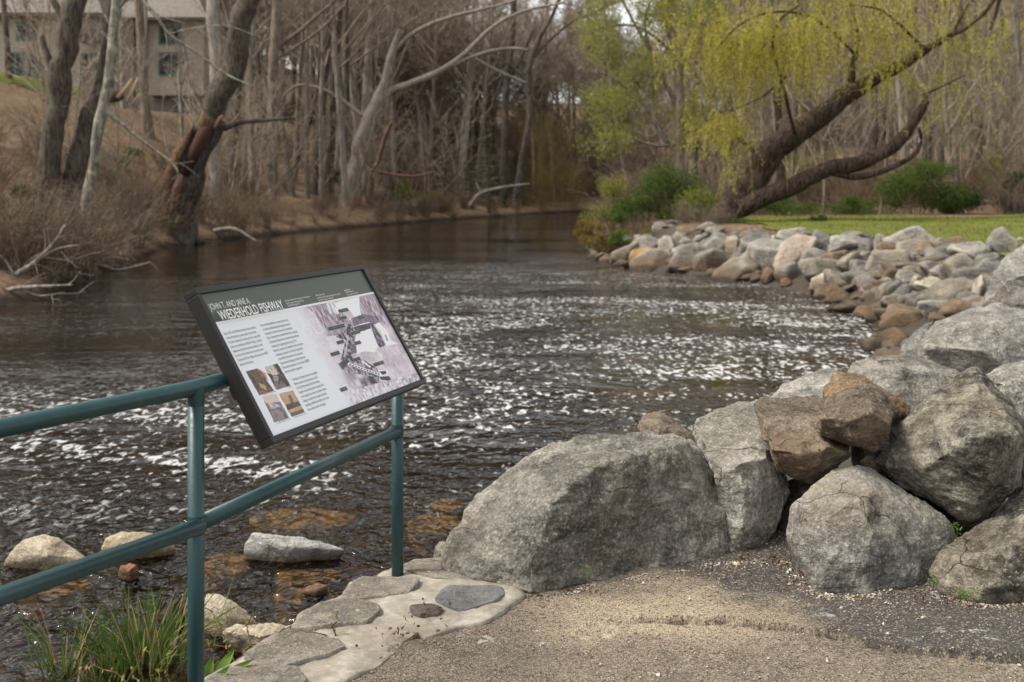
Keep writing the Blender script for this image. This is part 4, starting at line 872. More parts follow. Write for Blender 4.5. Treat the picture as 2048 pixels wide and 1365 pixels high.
R4L = [(585, 188, 1005, 450, 'brown'), (535, 418, 835, 690, 'brown')]
rocks = [(1150 + a / 4.096, 440 + b / 4.096, 1150 + c / 4.096, 440 + d / 4.096, t_) for a, b, c, d, t_ in R2L] + [(1600 + a / 4.571, 440 + b / 4.571, 1600 + c / 4.571, 440 + d / 4.571, t_) for a, b, c, d, t_ in R3L] + \
        [(1650 + a / 5.146, 580 + b / 5.146, 1650 + c / 5.146, 580 + d / 5.146, t_) for a, b, c, d, t_ in R4L]
ORD = ['leftmost', 'second from the left', 'third from the left', 'fourth from the left', 'fifth from the left', 'sixth from the left', 'seventh from the left', 'eighth from the left', 'ninth from the left', 'tenth from the left', 'eleventh from the left', 'twelfth from the left', 'thirteenth from the left', 'fourteenth from the left']
info = []
for (u0, v0, u1, v1, tn) in rocks:
    h = hit((u0 + u1) / 2, v0 + .72 * (v1 - v0), 8, 60)
    zrel = (h[2] - WATER); row = 'waterline' if zrel < .30 else ('middle' if zrel < .95 else 'top')
    size = 'big' if (u1 - u0) * h[1] / F > 1.1 else ('small' if (u1 - u0) * h[1] / F < .45 else 'medium')
    info.append((tn, row, size, (u0 + u1) / 2))
for i, (u0, v0, u1, v1, tn) in enumerate(rocks):
    h = hit((u0 + u1) / 2, v0 + .72 * (v1 - v0), 8, 60); Y = h[1] + .12
    w, hh = (u1 - u0) * Y / F * 1.26, (v1 - v0) * Y / F * 1.26
    V, T = chunk(100 + i); V = V @ np.array(Matrix.Rotation(i * 1.7, 3, 'Z') @ Matrix.Rotation(i * .6, 3, 'X'))
    V = (V - (V.max(0) + V.min(0)) / 2) / (V.max(0) - V.min(0)) * np.array([w, max(min(w, hh * 1.4), hh * .8), hh * 1.12])
    c = P((u0 + u1) / 2, (v0 + v1) / 2, Y); V[:, 2] -= hh * .06
    base = np.array([c[0], c[1], c[2] + V[:, 2].min()]); V[:, 2] -= V[:, 2].min()
    o = link('riprap_boulder', mesh_np('riprap_boulder', V, None, T), TM[tn], None, base)
    same = sorted(k[3] for k in info if k[:3] == info[i][:3]); n_ = same.index(info[i][3])
    pos = '' if len(same) == 1 else (', ' + ORD[n_])
    tag(o, f"{info[i][2]} {tn} stone, {info[i][1]} row of the far embankment{pos}", 'rock', 'riprap along the curved far bank')
# rubble wedged between them
r_ = np.random.default_rng(5); kinds = []
for i in range(8):
    V, T = chunk(400 + i, False, 10); kinds.append([mesh_np('rubble_stone', V * np.array([1, .85, .7]), None, T)]); kinds[-1][0].materials.append(list(TM.values())[[0, 1, 3, 5, 0, 3, 5, 1][i]])
cnt = 0
while cnt < 240:
    x, y = r_.uniform(1.2, 9.5), r_.uniform(8, 41); d, R = shore([x], [y])
    if not (R[0] and 0.0 < d[0] < 2.9): continue
    if y < 13 and x > 3 + (y - 8) * .3 and d[0] > 1.5: continue
    o = link('rubble_stone', kinds[r_.integers(8)][0], None, None, (x, y, gz(x, y) + .02)); s = r_.uniform(.2, .45)
    o.scale = (s * r_.uniform(.8, 1.3), s, s * r_.uniform(.6, 1)); o.rotation_euler = (r_.uniform(-.5, .5), r_.uniform(-.5, .5), r_.uniform(0, 6.28))
    tag(o, 'small rubble stone wedged between the larger rocks of the far embankment', 'rock', 'rubble between the riprap'); cnt += 1

# ------------------------------------------------------------------ house beyond the trees
def make_house():
    Y = 86.0; X = lambda u: (u - 1024) * Y / F; Z = lambda v: EYE - (v - HZ) * Y / F
    t = NT('tan_siding'); v = t.coord(); w = t.n('TexWave', {'wave_type': 'BANDS', 'bands_direction': 'Z'}, Vector=v, Scale=1.6, Distortion=0.).outputs[1]
    sid = t.done(t.mix(t.ramp(w, [(.0, 0), (.12, 1)]), (.18, .14, .11), t.mix(t.noise(v, .8, 4), (.33, .288, .23), (.40, .352, .285))), .8, t.bump(w, .3, .02))
    t = NT('shingles'); v = t.coord(); n = t.noise(v, 6, 5, .7); rf = t.done(t.mix(t.ramp(n, [(.35, 0), (.65, 1)]), (.11, .096, .08), (.20, .176, .148)), .9)
    trim = flat_mat('green_trim', (.035, .12, .115), .5); pane = flat_mat('window_glass', (.02, .022, .022), .25, 0, .15); deckm = flat_mat('dark_wood', (.06, .05, .045), .8); base = flat_mat('foundation', (.25, .22, .19), .9)
    bx = X(150); root = empty('house', (bx, Y, 7.0)); tag(root, 'tan sided house with green window frames seen through the bare trees', 'house')
    def boxes(nm, L, mat, parent=root, bev=0):
        bm = bmesh.new()
        for x0, x1, y0, y1, z0, z1 in L:
            r = bmesh.ops.create_cube(bm, size=1)
            for q in r['verts']: q.co = Vector(((x0 + x1) / 2 + q.co.x * (x1 - x0), (y0 + y1) / 2 + q.co.y * (y1 - y0), (z0 + z1) / 2 + q.co.z * (z1 - z0)))
        me = bpy.data.meshes.new(nm); bm.to_mesh(me); bm.free(); o = link(nm, me, mat, parent)
        if parent is root: me.transform(Matrix.Translation(-Vector((bx, Y, 7.0))))
        else: me.transform(Matrix.Translation(-Vector((bx, Y, 7.0))))
        return o
    boxes('wall', [(X(-220), X(205), Y, Y + 9, Z(178), Z(32))], sid)
    boxes('wall', [(X(205) + .01, X(300), Y + 1.2, Y + 9, Z(230), Z(40))], sid)
    boxes('wall', [(X(300) + .01, X(412), Y - .6, Y + 9, Z(192), Z(42))], sid)
    boxes('foundation', [(X(305), X(408), Y + .4, Y + 8.8, Z(250), Z(192) - .01), (X(-220), X(204), Y + .1, Y + 8.9, Z(215), Z(178) - .01)], base)
    boxes('fascia', [(X(-230), X(212), Y - .9, Y - .7, Z(36), Z(29)), (X(294), X(420), Y - 1.4, Y - 1.2, Z(46), Z(40))], deckm)
    def roof(nm, x0, x1, y0, z0, h):
        bm = bmesh.new(); d = 11.0; q = [bm.verts.new(c) for c in ((x0, y0, z0), (x1, y0, z0), (x1, y0 + d, z0), (x0, y0 + d, z0), (x0 + 3, y0 + d / 2, z0 + h), (x1 - 3, y0 + d / 2, z0 + h))]
        for f in ((0, 1, 5, 4), (1, 2, 5), (2, 3, 4, 5), (3, 0, 4), (3, 2, 1, 0)): bm.faces.new([q[i] for i in f])
        me = bpy.data.meshes.new(nm); bm.to_mesh(me); bm.free(); me.transform(Matrix.Translation(-Vector((bx, Y, 7.0)))); return link(nm, me, rf, root)
    roof('roof', X(-240), X(216), Y - .85, Z(29) + .01, 4.6); roof('roof', X(216) + .02, X(424), Y - 1.3, Z(40) + .01, 4.2)
    boxes('chimney', [(X(232), X(262), Y + .5, Y + 1.19, Z(230), Z(-20))], base)
    def window(u0, v0, u1, v1, y=Y, mull=1):
        x0, x1, z0, z1 = X(u0), X(u1), Z(v1), Z(v0); f = .13
        L = [(x0, x1, y - .08, y - .003, z0, z0 + f), (x0, x1, y - .08, y - .003, z1 - f, z1), (x0, x0 + f, y - .08, y - .003, z0 + f + .002, z1 - f - .002), (x1 - f, x1, y - .08, y - .003, z0 + f + .002, z1 - f - .002)]
        for m in range(mull):
            xm = x0 + (x1 - x0) * (m + 1) / (mull + 1); L.append((xm - f / 2, xm + f / 2, y - .08, y - .003, z0 + f + .002, z1 - f - .002))
        o = boxes('window', L, trim); boxes('pane', [(x0 + f * .5, x1 - f * .5, y - .035, y - .005, z0 + f * .5, z1 - f * .5)], pane, o)
    window(33, 42, 74, 82); window(15, 104, 48, 170, mull=1); window(54, 108, 88, 170); window(162, 106, 212, 172, mull=1); window(322, 52, 366, 92, Y - .6); window(322, 106, 374, 154, Y - .6); window(-60, 100, -20, 168); window(345, 198, 370, 235, Y + .4, 0)
    boxes('balcony', [(X(168), X(222), Y - 1.5, Y - .01, Z(88), Z(84)), (X(168), X(222), Y - 1.5, Y - 1.44, Z(83), Z(62))] + [(X(168 + i * 6), X(170 + i * 6), Y - 1.5, Y - 1.44, Z(84), Z(83)) for i in range(9)], deckm)
    boxes('porch_post', [(X(282), X(288), Y - .4, Y - .1, Z(235), Z(42))], base); boxes('porch_post', [(X(298), X(304), Y - 1.1, Y - .8, Z(235), Z(42))], base)
make_house()

# ------------------------------------------------------------------ trees
BK_GREY = bark_mat('grey_bark', (.10, .08, .062), (.29, .235, .185), (.20, .20, .13), .35)
BK_DARK = bark_mat('dark_bark', (.04, .032, .027), (.15, .122, .10), (.14, .15, .09), .3)
BK_PALE = bark_mat('pale_bark', (.17, .145, .12), (.36, .32, .27), (.27, .27, .19), .4)
BK_LICH = bark_mat('lichen_bark', (.12, .105, .085), (.30, .28, .235), (.36, .38, .26), .7)
BK_WIL = bark_mat('willow_bark', (.022, .016, .013), (.105, .074, .055), None)
TWIG = bark_mat('twig_bark', (.22, .176, .134), (.39, .322, .25))
TWIG_R = bark_mat('reddish_twigs', (.23, .18, .138), (.40, .322, .25))
DEADW = bark_mat('weathered_wood', (.17, .145, .12), (.36, .32, .27))
BRUSH = bark_mat('dry_stems', (.16, .11, .072), (.34, .24, .16))
BRUSH2 = bark_mat('grey_brown_stems', (.11, .085, .064), (.25, .195, .15))
SPLIT = flat_mat('split_wood', (.50, .36, .20), .8); ROT = bark_mat('rotten_wood', (.06, .034, .022), (.25, .155, .095), None, 0, 2.)
def curve(r, p0, d0, L, n, wob, grav=0.):
    p = [np.array(p0, float)]; d = np.array(d0, float); d /= np.linalg.norm(d)
    for i in range(n):
        d = d + r.normal(0, wob, 3) + [0, 0, grav]; d /= np.linalg.norm(d); p.append(p[-1] + d * L / n)
    return np.array(p)
def side_dir(r, d, ang):
    a = r.normal(size=3); a -= d * (a @ d); a /= np.linalg.norm(a); return d * math.cos(ang) + a * math.sin(ang)
def twigs_on(r, T, pts, rad, lens, dens, level, maxlev, rmin, ang=(.5, 1.1), grav=.04, k=3, start=.25, tips=None):
    seg = np.linalg.norm(np.diff(pts, axis=0), axis=1); tot = seg.sum(); cum = np.concatenate([[0], np.cumsum(seg)])
    n = max(1, int(tot * dens[level] * (1 - start)))
    for s in r.uniform(start, 1, n) * tot:
        i = min(len(seg) - 1, np.searchsorted(cum, s) - 1); f = (s - cum[i]) / seg[i]
        p = pts[i] + (pts[i + 1] - pts[i]) * f; d = (pts[i + 1] - pts[i]) / seg[i]; R0 = rad[i] + (rad[i + 1] - rad[i]) * f
        L = lens[level] * r.uniform(.5, 1.2) * (1 - .45 * s / tot); r0 = max(rmin, min(R0 * .6, .012 * L + rmin * .6))
        ns = 5 if level == 0 else 3
        c = curve(r, p, side_dir(r, d, r.uniform(*ang)), L, ns, .10, grav); rr = np.linspace(r0, rmin * .7, ns + 1)
        T.add(c, rr, k if level == 0 else 3)
        if tips is not None and level == maxlev: tips.append(c)
        if level < maxlev: twigs_on(r, T, c, rr, lens, dens, level + 1, maxlev, rmin, ang, grav, k, .2, tips)
def gen_tree(seed, H=17., r0=.2, fork=.5, limbs=9, dense=1., rmin=.011, low=.35, wob=.05, tips=None):
    r = np.random.default_rng(seed); T = Tubes(); B = Tubes(); n = 12
    pts = curve(r, (0, 0, -.4), (r.normal(0, .06), r.normal(0, .06), 1), H, n, wob * .5, .02); rad = r0 * (1 - np.linspace(0, 1, n + 1) ** 1.3 * .86); rad[0] *= 1.35
    T.add(pts, rad, 10)
    for i in range(limbs):
        s = r.uniform(low, .97); j = min(n - 1, int(s * n)); f = s * n - j; p = pts[j] + (pts[j + 1] - pts[j]) * f; R0 = rad[j]
        d = side_dir(r, np.array([0, 0, 1.]), r.uniform(.45, 1.05)); L = H * .42 * (1.15 - s) * r.uniform(.7, 1.3) + 1.2
        c = curve(r, p, d, L, 7, .085, .05); rr = np.linspace(max(.025, R0 * .45), .016, 8); B.add(c, rr, 5)
        twigs_on(r, B, c, rr, [L * .38, L * .2, .6], [1.5 * dense, 2.6 * dense, 2.], 0, 1, rmin, tips=tips)
    twigs_on(r, B, pts[n // 2:], rad[n // 2:], [2.2, 1.0], [1.6 * dense, 2.4 * dense], 0, 1, rmin, start=.1, tips=tips)
    return T.mesh('trunk'), B.mesh('branches')
def put_tree(name, meshes, mats, loc, rz=0., sc=1., label=None, group=None, parts=('trunk', 'branches'), cat='tree', tilt=(0, 0)):
    root = empty(name, loc); root.rotation_euler = (tilt[0], tilt[1], rz); root.scale = (sc,) * 3; tag(root, label, cat, group)
    for me, m, pn in zip(meshes, mats, parts):
        if me is not None: link(pn, me, m, root)
    return root
VAR = [gen_tree(500 + i, H=20 + (i % 3) * 2, r0=.17 + .025 * (i % 4), limbs=13, dense=1.2, rmin=.012, low=.36) for i in range(7)]
SAP = [gen_tree(600 + i, H=7.5 + i % 3, r0=.05, limbs=11, dense=1.5, rmin=.009, low=.12, wob=.1) for i in range(5)]
FARV = [gen_tree(700 + i, H=21 + i % 4, r0=.24, limbs=20, dense=2.6, rmin=.026, low=.12) for i in range(6)]
for i_, (a, b) in enumerate(VAR): a.materials.append((BK_GREY, BK_PALE, BK_DARK, BK_GREY, BK_PALE, BK_GREY, BK_DARK)[i_]); b.materials.append(TWIG)
for L_, tm, br in ( (SAP, BK_GREY, TWIG), (FARV, BK_GREY, TWIG_R)):
    for a, b in L_: a.materials.append(tm); b.materials.append(br)
def far_tree(lst, x, y, label, group, name='bare_tree', s=1.):
    i = random.randrange(len(lst)); a, b = lst[i]
    put_tree(name, (a, b), (None, None), (x, y, gz(x, y)), random.uniform(0, 6.28), s, label, group)
# woods that close the view across the river, up the hillside and behind the lawn
r_ = np.random.default_rng(11)
def scatter(n, lst, ur, yr, label, group, name, sr=(.85, 1.15), skip=None, dmin=1.2):
    c = 0; tries = 0
    while c < n and tries < n * 60:
        tries += 1; y = r_.uniform(*yr); u = r_.uniform(*ur); x = (u - 1024) * y / F
        d, R = shore([x], [y])
        if d[0] < dmin or (-40 < x < -20 and 84 < y < 97): continue
        if skip and skip(x, y, u): continue
        far_tree(lst, x, y, label, group, name, r_.uniform(*sr)); c += 1
scatter(130, FARV, (-150, 2250), (104, 190), 'distant bare tree among many closing the view behind the river and woods', 'distant woods', 'bare_tree', (.85, 1.2), lambda x, y, u: 840 < u < 1185 and r_.random() < .72)
scatter(84, VAR, (-60, 1190), (66, 128), 'grey trunked bare tree standing in the leafless woods across the river', 'trees of the woods across the river', 'bare_tree', (.75, 1.15), lambda x, y, u: (x > -7 and y < 100 and r_.random() < .3) or (u < 440 and r_.random() < .62), 2.5)
scatter(46, VAR, (1180, 2150), (56, 105), 'grey bare tree in the woods behind the willow and lawn', 'trees behind the willow', 'bare_tree', (.7, 1.), lambda x, y, u: y < 62 and u < 1500, 4.)
scatter(50, SAP, (60, 1080), (46, 95), 'thin bare sapling in the undergrowth across the river', 'saplings across the river', 'sapling', (.7, 1.2), lambda x, y, u: u < 420 and r_.random() < .5, 1.0)
scatter(70, SAP, (1180, 2100), (50, 80), 'thin bare sapling in the thicket behind the willow', 'saplings behind the willow', 'sapling', (.7, 1.3), None, 3.)

def limb_tree(name, label, Y, limbs, mat, twig=None, dens=(1.2, 2.), lens=(1.6, .7), seed=1, group=None, from_=1, tips=None, rmin=.010, dy=0., grav=.02, nsub=4, tw_start=.25, parts=None):
    # limbs: polylines of (u, v, width in pixels[, depth offset]); the first is the trunk, each limb a part of the tree
    if limbs[0][0][0] < 1120 and name not in ('fallen_branch', 'fallen_log', 'broken_branch'): Y = hit(limbs[0][0][0], limbs[0][0][1], 20)[1] + .9      # stand it on the bank
    r = np.random.default_rng(seed); base = P(limbs[0][0][0], limbs[0][0][1], Y); root = empty(name, base); tag(root, label, 'tree', group); root['depth'] = Y
    allp = []
    for li, L in enumerate(limbs):
        q = np.array([np.r_[P(a[0], a[1], Y + (a[3] if len(a) > 3 else 0)), a[2] * Y / F / 2] for a in L])
        if li == 0 and name not in ('fallen_branch', 'fallen_log', 'broken_branch'):      # root the trunk in the ground, with a flare
            dz = max(.35, q[0, 2] - gz(q[0, 0], q[0, 1]) + .3); dr = q[0] - q[1]; f_ = np.r_[q[0, :3] + [dr[0] / max(.2, abs(dr[2])) * dz * .5, 0, -dz], q[0, 3] * 1.35]; q = np.vstack([f_, q])
        ts = np.linspace(0, len(q) - 1, (len(q) - 1) * nsub + 1); i0 = np.clip(ts.astype(int), 0, len(q) - 2); f = ts - i0     # Catmull-Rom
        pm = q[np.maximum(i0 - 1, 0)]; p0 = q[i0]; p1 = q[i0 + 1]; p2 = q[np.minimum(i0 + 2, len(q) - 1)]; f = f[:, None]
        c = .5 * ((2 * p0) + (p1 - pm) * f + (2 * pm - 5 * p0 + 4 * p1 - p2) * f ** 2 + (3 * p0 - pm - 3 * p1 + p2) * f ** 3)
        c[:, 3] = np.maximum(c[:, 3], .008)
        c[:, :3] += fbm(c[:, :3] * .9, seed, 2)[:, None] * c[:, 3:4] * .35
        T = Tubes(); T.add(c[:, :3] - base, c[:, 3], 14 if li == 0 else 9, True); me = T.mesh('trunk' if li == 0 else 'limb')
        V = co(me); N = normals(me); V += N * (c[:, 3].mean() * .14 * fbm(V * 2.6 / max(.25, c[:, 3].mean() * 3), seed + li, 3))[:, None]; setco(me, V)
        nm = (parts[li] if parts else ('trunk' if li == 0 else 'limb')); link(nm, me, mat, root); allp.append((c[:, :3] - base, c[:, 3]))
    if twig is not None:
        B = Tubes()
        for pts, rad in allp[from_ - 1:] if from_ else allp: twigs_on(r, B, pts, rad, list(lens), list(dens), 0, len(dens) - 1, rmin, grav=grav, start=tw_start, tips=tips)
        link('branches', B.mesh('branches'), twig, root)
    return root, base, allp
# the left bank, tree by tree
limb_tree('bare_tree', 'thick dark rough barked tree at the left, leaning right in front of the house', 43, [[(92, 430, 58), (98, 350, 46), (108, 250, 42), (125, 150, 42), (142, 70, 42), (152, -40, 40), (165, -160, 30)], [(112, 215, 20), (100, 130, 13), (84, 80, 10), (88, 72, 6)], [(146, 60, 18), (110, 10, 12), (70, -60, 8)], [(135, 120, 14), (165, 20, 10), (185, -60, 8)]], BK_DARK, TWIG, (.8, 1.5), (2.2, .9), 31)
sn, sb, _ = limb_tree('broken_tree', 'dark leaning trunk snapped off with pale splintered wood at its top, behind the lichened tree', 44.5, [[(140, 430, 52), (150, 350, 44), (165, 270, 38), (182, 215, 34), (205, 195, 28), (232, 193, 22), (245, 196, 16)], [(188, 215, 26), (205, 120, 16), (218, 40, 13), (235, -60, 10)]], BK_DARK, TWIG, (.5, 1.2), (1.6, .7), 32)
for a in ([(236, 196, 9), (252, 176, 8), (264, 158, 5)], [(254, 205, 6), (266, 178, 6), (276, 155, 4)], [(262, 212, 4), (280, 186, 3)]):
    T = Tubes(); q = np.array([P(u, v, sn['depth'] - .2) for u, v, w in a]) - sb; T.add(q, [w * sn['depth'] / F / 2 for _, _, w in a], 6, True); link('splinter', T.mesh('splinter'), SPLIT, sn)['label'] = 'pale freshly split wood'
limb_tree('lichened_tree', 'slim pale grey trunk spotted with lichen, leaning right from the bank at the left', 39, [[(158, 505, 24), (170, 430, 23), (185, 340, 22), (203, 240, 22), (216, 170, 21), (226, 90, 20), (232, 10, 18), (240, -120, 14)], [(210, 222, 9), (235, 240, 8), (290, 285, 6), (340, 322, 5), (356, 345, 4), (345, 360, 3)], [(228, 60, 7), (205, 20, 5), (190, -30, 4)], [(232, 20, 10), (270, -10, 8), (310, 30, 6), (340, 70, 5), (400, 110, 4), (455, 150, 4), (520, 178, 3)], [(340, 70, 4), (370, 60, 3), (450, 52, 2.5), (520, 75, 2)], [(300, 12, 4), (330, 60, 3), (335, 110, 2)]], BK_LICH, DEADW, (.7, 1.4), (1.6, .8), 33, grav=-.02)
# hollow broken willow: stump shell, torn rim, leaning upper trunk
ht, hb_, _ = limb_tree('hollow_tree', 'massive leaning rotten trunk with a torn reddish hollow, at the waterline left of the sign', 50, [[(345, 472, 100), (352, 430, 86), (372, 360, 74), (395, 300, 62), (415, 258, 52), (430, 236, 44)], [(412, 262, 40), (435, 215, 46), (458, 150, 48), (480, 70, 46), (500, 0, 44), (530, -110, 36)], [(448, 258, 12), (480, 246, 9), (530, 240, 8), (582, 237, 5)], [(360, 470, 34), (385, 478, 20), (408, 486, 12)], [(335, 470, 30), (312, 462, 22), (300, 440, 12)]], BK_DARK, TWIG, (.25, .8), (1.5, .7), 34, parts=['trunk', 'upper_trunk', 'limb', 'root', 'root'])
for a in ([(318, 420, 26, -.9), (335, 360, 26, -1.0), (355, 310, 20, -.9), (375, 275, 12, -.7), (388, 250, 6, -.6)], [(330, 440, 22, -1.1), (350, 390, 22, -1.15), (362, 350, 14, -1.1)], [(405, 262, 14, -.8), (408, 240, 10, -.8), (404, 222, 5, -.7)], [(432, 258, 12, -.7), (438, 240, 10, -.7), (444, 232, 6, -.6)]):
    T = Tubes(); q = np.array([P(u, v, ht['depth'] + dy) for u, v, w, dy in a]) - hb_; T.add(q, [w * ht['depth'] / F / 2 for _, _, w, _ in a], 8, True); me = T.mesh('torn_wood'); V = co(me); V += normals(me) * (.10 * fbm(V * 3, 5, 3))[:, None]; setco(me, V); link('torn_wood', me, ROT, ht)['label'] = 'torn rotten wood'
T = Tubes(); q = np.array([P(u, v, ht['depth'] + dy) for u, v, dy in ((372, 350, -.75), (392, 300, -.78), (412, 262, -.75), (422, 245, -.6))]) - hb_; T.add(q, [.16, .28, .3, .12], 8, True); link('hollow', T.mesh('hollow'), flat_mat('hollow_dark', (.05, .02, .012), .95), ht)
limb_tree('sapling', 'thin pale sapling rising in front of the hollow rotten trunk', 48, [[(362, 462, 10), (364, 380, 9), (366, 280, 8), (362, 200, 7), (358, 140, 5)], [(364, 170, 4), (372, 140, 3), (376, 115, 2)], [(362, 190, 4), (352, 165, 3), (340, 150, 2)]], BK_LICH, TWIG, (1., 1.), (.9, .4), 35)
limb_tree('bare_tree', 'straight pale grey trunk behind the hollow rotten tree', 57, [[(430, 405, 30), (429, 300, 27), (428, 150, 26), (430, 0, 24), (432, -120, 20)]], BK_PALE, TWIG, (.5, 1.), (2, .9), 36)
limb_tree('bare_tree', 'grey trunk with a broken dark limb reaching up to the right, above the sign', 58, [[(545, 420, 26), (546, 300, 22), (548, 180, 20), (550, 90, 19), (552, 0, 17), (556, -120, 13)], [(549, 100, 9), (575, 80, 9), (600, 62, 8), (630, 35, 7), (665, 5, 6), (700, -30, 5)], [(552, 118, 7), (590, 95, 6), (640, 60, 5), (690, 10, 4)], [(578, 76, 4), (584, 62, 2)]], BK_GREY, TWIG, (.7, 1.5), (2, .9), 37)
limb_tree('bare_tree', 'slender grey trunk left of the one with the broken dark limb', 60, [[(507, 410, 15), (504, 280, 13), (500, 120, 12), (498, -60, 10)]], BK_GREY, TWIG, (.6, 1.), (1.6, .7), 38)
limb_tree('bare_tree', 'dark brown trunk midway along the left bank', 63, [[(632, 392, 22), (636, 300, 19), (646, 200, 17), (655, 60, 15), (660, -60, 12)]], BK_DARK, TWIG, (.6, 1.), (1.8, .8), 39)
limb_tree('bare_tree', 'slender dark trunk just right of the dark brown one', 62, [[(662, 400, 12), (664, 300, 10), (668, 180, 9), (680, 40, 8), (690, -60, 6)], [(570, 380, 9), (590, 330, 8), (615, 260, 7), (636, 160, 6), (640, 40, 5)]], BK_DARK, TWIG, (.6, 1.), (1.4, .7), 40)
limb_tree('forked_tree', 'big forked pale tree leaning right over the water above the sign', 66, [[(695, 412, 40), (703, 360, 34), (718, 300, 31), (735, 252, 30), (750, 215, 26), (765, 180, 20), (785, 110, 17), (800, 60, 12)], [(742, 240, 20), (770, 190, 17), (820, 168, 15), (870, 148, 13), (925, 112, 11), (985, 55, 8), (1040, 25, 6), (1130, 5, 5)], [(880, 142, 9), (950, 112, 8), (1010, 98, 6), (1060, 100, 4)], [(786, 108, 10), (815, 75, 9), (870, 45, 8), (940, 25, 7), (1000, 10, 5), (1090, -20, 4)], [(745, 245, 10), (690, 205, 8), (640, 178, 7), (600, 170, 6), (570, 190, 4), (545, 240, 3)], [(935, 105, 6), (990, 140, 5), (1060, 168, 4)]], BK_PALE, TWIG, (.6, 1.6), (1.8, .9), 41)
limb_tree('bare_tree', 'straight buff trunk rising right behind the forked pale tree', 69, [[(728, 395, 19), (732, 250, 18), (737, 120, 17), (745, 0, 15), (750, -90, 12)]], BK_PALE, TWIG, (.5, 1.), (1.8, .8), 42)
limb_tree('broken_branch', 'broken reddish branch hanging down to the bank beside the forked tree', 65, [[(784, 245, 8), (772, 270, 9), (762, 305, 9), (752, 332, 7), (740, 342, 4)], [(742, 340, 5), (790, 350, 5), (830, 352, 4), (868, 345, 3)], [(722, 300, 5), (735, 325, 5), (748, 335, 3)]], ROT, TWIG, (.5, 1.), (.9, .5), 43)
limb_tree('bare_tree', 'dark straight trunk at the far end of the left bank', 84, [[(1006, 416, 18), (1008, 320, 15), (1012, 200, 14), (1022, 90, 12), (1030, -40, 10)], [(1012, 170, 8), (1040, 120, 7), (1066, 60, 5)]], BK_DARK, TWIG, (.7, 1.4), (2.2, 1.), 44)
limb_tree('bare_tree', 'crooked dark trunk right of the dark straight one at the far bank', 85, [[(1030, 420, 17), (1042, 330, 14), (1060, 240, 12), (1055, 160, 12), (1072, 90, 11), (1105, 30, 8), (1130, -30, 6)], [(1062, 120, 7), (1100, 80, 6), (1150, 40, 4), (1190, 30, 3)], [(1058, 170, 6), (1020, 130, 5), (970, 105, 4)]], BK_DARK, TWIG, (.7, 1.4), (2.2, 1.), 45)
limb_tree('bare_tree', 'pale slim trunk left of the sky gap above the far bank', 90, [[(922, 400, 15), (925, 300, 14), (936, 180, 12), (945, 60, 10), (950, -40, 8)]], BK_PALE, TWIG, (.7, 1.2), (2, .9), 46)
limb_tree('fallen_branch', 'pale dead limb leaning out over the far bank', 78, [[(940, 412, 9), (960, 388, 8), (1000, 376, 6), (1060, 368, 3)], [(962, 386, 5), (952, 365, 3)]], DEADW, None, seed=47)
limb_tree('fallen_log', 'short grey log lying on the shore right of the hollow tree', 47, [[(428, 462, 9), (455, 457, 9), (475, 460, 8), (505, 478, 6), (512, 484, 4)]], DEADW, None, seed=48)

# ------------------------------------------------------------------ foliage
def leaf_quads(r, c, size, droop=.3, asp=.42):
    # a small pointed leaf (two triangles folded along the midrib) at each centre
    n = len(c); a = r.normal(size=(n, 3)); a[:, 2] -= droop * 2; a /= np.linalg.norm(a, axis=1)[:, None]
    b = np.cross(a, r.normal(size=(n, 3))); b /= np.linalg.norm(b, axis=1)[:, None]; nn = np.cross(a, b)
    s = (size * r.uniform(.6, 1.35, n))[:, None]
    V = np.stack([c - a * s * .5, c + b * s * asp * .5 + nn * s * .06, c + a * s * .5, c - b * s * asp * .5 + nn * s * .06], 1).reshape(-1, 3)
    i = np.arange(n)[:, None] * 4; return V, np.concatenate([i + [0, 1, 2], i + [0, 2, 3]])
def leaf_mesh(name, r, c, size, droop=.3, asp=.42):
    V, T = leaf_quads(r, np.asarray(c), size, droop, asp); return mesh_np(name, V, None, T, smooth=False)
SPRING = leaf_mat('spring_leaves', (.18, .20, .03), (.33, .34, .075), .5)
YELLOW = leaf_mat('willow_catkin_leaves', (.42, .41, .05), (.60, .55, .105), .5)
BUSHG = leaf_mat('bush_leaves', (.055, .085, .022), (.12, .16, .045), .35)
DARKG = leaf_mat('evergreen_leaves', (.025, .042, .016), (.065, .09, .034), .2)
OLIVE = leaf_mat('olive_buds', (.15, .115, .035), (.29, .215, .075), .3)
LIME = leaf_mat('lime_leaves', (.12, .15, .022), (.21, .26, .05), .4)
YTWIG = bark_mat('yellow_twigs', (.17, .13, .04), (.30, .23, .075))

